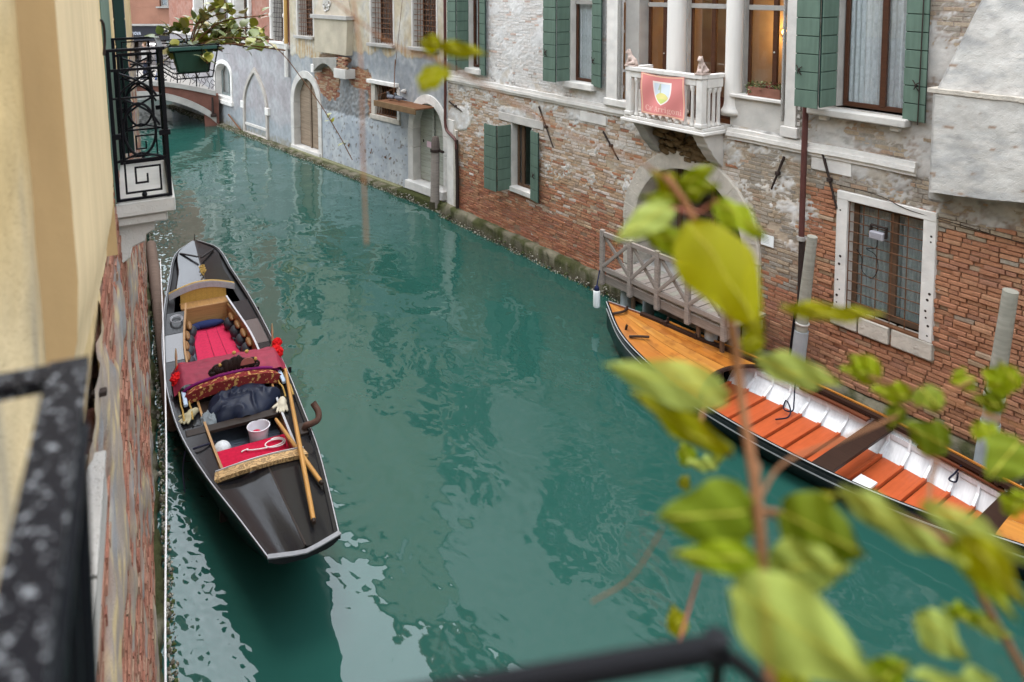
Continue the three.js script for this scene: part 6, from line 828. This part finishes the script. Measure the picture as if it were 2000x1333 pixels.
  { const p = []; for (let j = 0; j <= 12; j++) { const t = mix(-0.96, 0.96, j / 12), x = 2.75 - 0.28 * (1 - t * t); p.push([x, sh(x) - 0.02 + 0.05 * (1 - t * t), t * (hw(x) - 0.05)]); } part(Bt, 'deck_coaming', sweep(p, 0.05, 0.045), dk); }
  const wash = (a, b, s, m) => part(Bt, 'wash_board', sweep(S.filter((x) => x >= a && x <= b).map((x) => [x, sh(x) + 0.015, s * (hw(x) - 0.07)]), 0.09, 0.05), m); wash(0.5, 7.6, -1, dk); part(Bt, 'wash_cap', sweep(S.filter((x) => x > 0.9 && x < 7).map((x) => [x, sh(x) + 0.07, -(hw(x) - 0.03)]), 0.03, 0.02), varn);
  for (const x of [1.0, 1.55, 2.2, 3.4, 6.2]) part(Bt, 'oar_socket', mg([bx(x - 0.03, x + 0.03, sh(x), sh(x) + 0.11, -hw(x) + 0.02, -hw(x) + 0.13, 0.015), cyl([x, sh(x) + 0.1, -hw(x) + 0.05], [x + 0.01, sh(x) + 0.16, -hw(x) + 0.05], 0.02)]), dk);
  part(Bt, 'bow_hook', tube([[0.3, 0.72, -0.2], [0.42, 0.74, 0], [0.34, 0.72, 0.2]], 0.025, 14, 6), dk); part(Bt, 'cleat', mg([cyl([0.75, 0.6, 0.3], [0.78, 0.7, 0.3], 0.022), tube([[0.95, 0.6, 0.42], [1.1, 0.62, 0.3], [1.2, 0.62, 0.2]], 0.022, 10, 6)]), dk);
  part(Bt, 'thwart', bx(4.53, 4.8, 0.34, 0.385, -0.8, 0.83, 0.008), dk); part(Bt, 'thwart', bx(6.28, 6.52, 0.36, 0.405, -0.56, 0.57, 0.008), dk); part(Bt, 'side_seat', sweep([[5.2, 0.36, -0.68], [5.8, 0.37, -0.62], [6.3, 0.38, -0.53]], 0.1, 0.03), mah); part(Bt, 'side_seat', sweep([[3.4, 0.36, -0.78], [4.0, 0.36, -0.78], [4.48, 0.36, -0.74]], 0.1, 0.03), mah); part(Bt, 'white_locker', bx(4.88, 5.1, 0.14, 0.17, 0.2, 0.62, 0.006), white);
  const rp = mk([0.012, 0.014, 0.03], { r: 0.6 }); const rope = (label, pts) => solo('dark_rope', label, 'rope', tube(pts, 0.011, 50, 6), rp, 'dark ropes in the wooden boat', FW);
  rope('dark rope loop hanging into the wooden boat near the bow deck', [[3.3, 0.5, -0.86], [3.35, 0.42, -0.7], [3.4, 0.2, -0.6], [3.45, 0.12, -0.48], [3.35, 0.12, -0.42], [3.3, 0.2, -0.55], [3.4, 0.14, -0.5], [3.5, 0.115, -0.3], [3.42, 0.11, -0.1]]); rope('dark blue rope tied round the side of the wooden boat aft', [[5.8, 0.48, -0.74], [5.78, 0.46, -0.62], [5.7, 0.3, -0.58], [5.66, 0.22, -0.5], [5.72, 0.2, -0.55], [5.74, 0.33, -0.56]]);
}
// ---------------------------------------------------------------- railings and plant close to the camera
{
  const r = thing('balcony_railing', 'flaking black iron railing corner in the lower left foreground', 'railing'), c = V(-0.45, 6.1, -0.75), n = V(0.8997, 0, -0.4367), t = V(-0.4367, 0, -0.8997), P = (s, v, w) => c.clone().addScaledVector(t, s).addScaledVector(n, w).add(V(0, v, 0)).toArray();
  const flat = (p, q, w, h) => sweep([p, q].map((a) => a), w, h);
  part(r, 'front_rail', flat(P(0.018, 0, 0), P(-0.9, 0, 0), 0.036, 0.014), M.flaked); part(r, 'side_rail', flat(P(0, -0.0005, -0.019), P(0, -0.0005, -0.42), 0.034, 0.013), M.flaked);
  part(r, 'corner_post', cyl(P(0, -1.1, 0), P(0, 0, 0), 0.014, 0.014, 8), M.blackIron); part(r, 'under_rail', flat(P(0.0, -0.06, 0.012), P(-0.9, -0.06, 0.012), 0.01, 0.01), M.blackIron); part(r, 'bottom_rail', flat(P(0, -1.05, 0), P(-0.9, -1.05, 0), 0.02, 0.012), M.blackIron);
  for (let i = 1; i < 9; i++) part(r, 'baluster', cyl(P(-i * 0.1, -1.05, 0), P(-i * 0.1, -0.002, 0), 0.009, 0.009, 8), M.blackIron); for (let i = 1; i < 4; i++) part(r, 'baluster', cyl(P(0, -1.05, -i * 0.1), P(0, -0.002, -i * 0.1), 0.009, 0.009, 8), M.blackIron);
  const q = thing('planter_rail', 'black tubular rail across the bottom edge under the leaves', 'railing');
  part(q, 'rail', tube([[-0.30, 6.1, -0.353], [-0.012, 6.1, -0.408], [0.124, 6.1, -0.434]], 0.0078, 20, 12), M.blackIron); part(q, 'joint', cyl([0.124, 6.093, -0.434], [0.124, 6.1075, -0.434], 0.0079, 0.0079, 12), M.blackIron); part(q, 'return_bar', tube([[0.124, 6.097, -0.434], [0.137, 6.096, -0.426], [0.16, 6.09, -0.39]], 0.0042, 14, 8), M.blackIron); part(q, 'upright', cyl([0.124, 5.4, -0.44], [0.124, 6.09, -0.434], 0.0045, 0.0045, 8), M.blackIron);
}
{
  const LEAVES = [[0.167,6.295,-0.746,0.141,6.312,-0.768,0.023,1],[0.165,6.298,-0.746,0.198,6.328,-0.729,0.020,0],[0.166,6.293,-0.736,0.196,6.313,-0.708,0.017,0],[0.167,6.288,-0.736,0.122,6.296,-0.726,0.013,0],[0.152,6.290,-0.716,0.087,6.278,-0.645,0.029,2],[0.191,6.295,-0.716,0.232,6.268,-0.684,0.031,0],[0.169,6.256,-0.703,0.126,6.257,-0.733,0.029,0],[0.163,6.281,-0.695,0.203,6.215,-0.599,0.067,1],[0.245,6.207,-0.679,0.349,6.193,-0.698,0.017,1],[0.178,6.163,-0.605,0.069,6.204,-0.579,0.036,2],[0.172,6.135,-0.573,0.099,6.163,-0.615,0.023,1],[0.211,5.939,-0.859,0.197,5.963,-0.861,0.025,0],[0.241,5.939,-0.859,0.199,5.954,-0.840,0.018,2],[0.243,5.941,-0.859,0.239,5.959,-0.860,0.013,2],[0.199,5.911,-0.856,0.207,5.926,-0.858,0.016,1],[0.212,6.165,-0.676,0.236,6.179,-0.697,0.020,1],[0.210,6.180,-0.637,0.292,6.148,-0.654,0.028,2],[0.413,6.059,-0.828,0.384,6.077,-0.849,0.032,0],[0.443,6.047,-0.817,0.392,6.059,-0.808,0.024,0],[0.452,6.054,-0.818,0.449,6.056,-0.768,0.033,3],[0.479,5.996,-0.803,0.418,6.032,-0.786,0.040,3],[0.510,6.046,-0.827,0.515,6.063,-0.848,0.032,0],[0.521,6.058,-0.808,0.554,6.072,-0.819,0.034,0],[0.534,6.045,-0.797,0.509,6.044,-0.817,0.024,3],[0.529,6.027,-0.765,0.470,6.010,-0.724,0.043,3],[0.542,6.068,-0.789,0.531,6.091,-0.810,0.023,0],[0.401,6.068,-0.829,0.367,6.071,-0.829,0.017,0],[0.179,6.117,-0.532,0.096,6.140,-0.493,0.044,3],[0.195,6.117,-0.532,0.232,6.129,-0.472,0.047,3],[0.170,6.104,-0.500,0.101,6.130,-0.472,0.021,0],[0.177,6.102,-0.500,0.223,6.121,-0.472,0.032,2],[0.143,6.108,-0.471,0.204,6.116,-0.391,0.051,2],[0.222,6.160,-0.495,0.285,6.138,-0.453,0.020,2],[0.293,6.143,-0.473,0.323,6.111,-0.451,0.024,1],[0.277,6.149,-0.494,0.337,6.123,-0.472,0.021,2],[0.312,6.102,-0.520,0.333,6.083,-0.469,0.014,0],[0.316,6.010,-0.563,0.345,5.990,-0.542,0.030,2],[0.338,6.014,-0.564,0.374,6.005,-0.563,0.014,0],[0.360,6.006,-0.563,0.390,5.992,-0.562,0.014,2],[0.328,6.028,-0.484,0.258,6.054,-0.466,0.022,2],[0.176,5.822,-0.749,0.171,5.841,-0.771,0.023,1],[-0.077,6.432,-0.837,-0.103,6.439,-0.838,0.024,1],[-0.080,6.433,-0.837,-0.024,6.426,-0.817,0.019,1],[-0.077,6.412,-0.836,-0.095,6.387,-0.794,0.036,1],[0.209,6.113,-0.531,0.235,6.138,-0.523,0.015,1],[0.448,6.021,-0.664,0.471,6.039,-0.666,0.023,0],[0.426,6.042,-0.807,0.412,6.014,-0.804,0.022,3],[0.498,6.026,-0.795,0.512,6.027,-0.765,0.027,0],[0.167,6.048,-0.466,0.200,6.041,-0.465,0.020,1],[0.233,6.045,-0.466,0.260,6.061,-0.467,0.020,0]];
  const STEMS = [[0.0040,[0.165,6.037,-0.445],[0.168,6.048,-0.466],[0.179,6.124,-0.532],[0.187,6.169,-0.606],[0.189,6.206,-0.639],[0.171,6.282,-0.715],[0.152,6.311,-0.747]],[0.0016,[0.195,6.296,-0.716],[0.175,6.284,-0.715],[0.151,6.289,-0.716]],[0.0015,[0.179,6.124,-0.532],[0.230,6.096,-0.620],[0.320,6.056,-0.717],[0.426,6.031,-0.806],[0.516,6.057,-0.828]],[0.0018,[0.549,6.032,-0.766],[0.498,6.042,-0.797],[0.453,6.051,-0.817],[0.396,6.063,-0.828]],[0.0030,[0.179,6.117,-0.532],[0.209,6.113,-0.531]],[0.0030,[0.235,6.138,-0.523],[0.312,6.102,-0.520],[0.372,6.014,-0.564],[0.404,5.958,-0.559]],[0.0012,[-0.245,6.486,-1.022],[-0.200,6.453,-0.999],[-0.135,6.424,-0.917],[-0.079,6.415,-0.846],[0.000,6.378,-0.793],[0.067,6.346,-0.760],[0.125,6.328,-0.739],[0.155,6.306,-0.737]],[0.0014,[-0.207,6.480,-1.002],[-0.187,6.405,-0.945],[-0.175,6.303,-0.887],[-0.163,6.209,-0.840]],[0.0009,[0.157,5.934,-0.758],[0.123,5.883,-0.754],[0.083,5.858,-0.752]],[0.0016,[0.195,5.889,-0.754],[0.184,5.851,-0.751],[0.169,5.831,-0.730]],[0.0022,[0.465,5.981,-0.802],[0.435,5.974,-0.761],[0.410,5.982,-0.712]],[0.0020,[0.172,6.133,-0.573],[0.185,6.071,-0.719],[0.221,6.054,-0.818]],[0.0030,[0.198,6.113,-0.591],[0.175,6.117,-0.532]]];
  
  const pl = thing('foreground_shrub', 'blurred leafy branch with yellow green leaves close to the camera', 'plant'), tones = [[0.33, 0.41, 0.008], [0.36, 0.35, 0.0], [0.46, 0.54, 0.12], [0.20, 0.26, 0.01]].map((c) => mk(c, { phys: P_, r: 0.55, specularIntensity: 0.15, transmission: 0.5, thickness: 0, side: THREE.DoubleSide, bump: T.grain, b: 0.0008, bk: 12 }));
  const bark = mk([0.42, 0.20, 0.10], { map: T.wood, k: 12, bump: T.wood, b: 0.001, bk: 12, r: 0.7 }), rib = mk([0.42, 0.40, 0.06], { r: 0.6 }), young = mk([0.36, 0.12, 0.085], { r: 0.5 });
  STEMS.forEach(([rad, ...p], i) => part(pl, 'stem', tube(p, rad, 30, 8), i === 1 || i === 9 ? young : bark));
  LEAVES.forEach(([ax, ay, az, bx_, by, bz, w, tone], k) => {
    const a = V(ax, ay, az), b = V(bx_, by, bz), L = a.distanceTo(b), d = b.clone().sub(a).normalize(), tilt = ((k * 0.618) % 1 - 0.5) * 0.9, view = V(0.2, -0.42, -0.88).normalize(), s = new THREE.Vector3().crossVectors(d, view).normalize(), nn = new THREE.Vector3().crossVectors(s, d).normalize();
    s.applyAxisAngle(d, tilt); nn.applyAxisAngle(d, tilt); const rows = [], N = 14;
    for (let i = 0; i <= N; i++) { const t = i / N, hwid = 0.5 * w * Math.sin(Math.PI * Math.min(1, t * 0.97 + 0.03) ** 0.74) ** 1.05, row = []; for (let j = -3; j <= 3; j++) { const q = j / 3, pt = a.clone().addScaledVector(d, L * t).addScaledVector(s, q * hwid).addScaledVector(nn, -L * 0.09 * Math.sin(Math.PI * t) + 0.22 * hwid * Math.abs(q) ** 1.3 + 0.004 * Math.sin(t * 14 + q * 4)); row.push(pt.toArray()); } rows.push(row); }
    const lf = part(pl, 'leaf', loft(rows, false, 1), tones[tone]); part(lf, 'midrib', tube(rows.slice(0, N).map((q) => q[3]), 0.0007, 20, 5), rib);
  });
}
renderer.render(scene, camera);
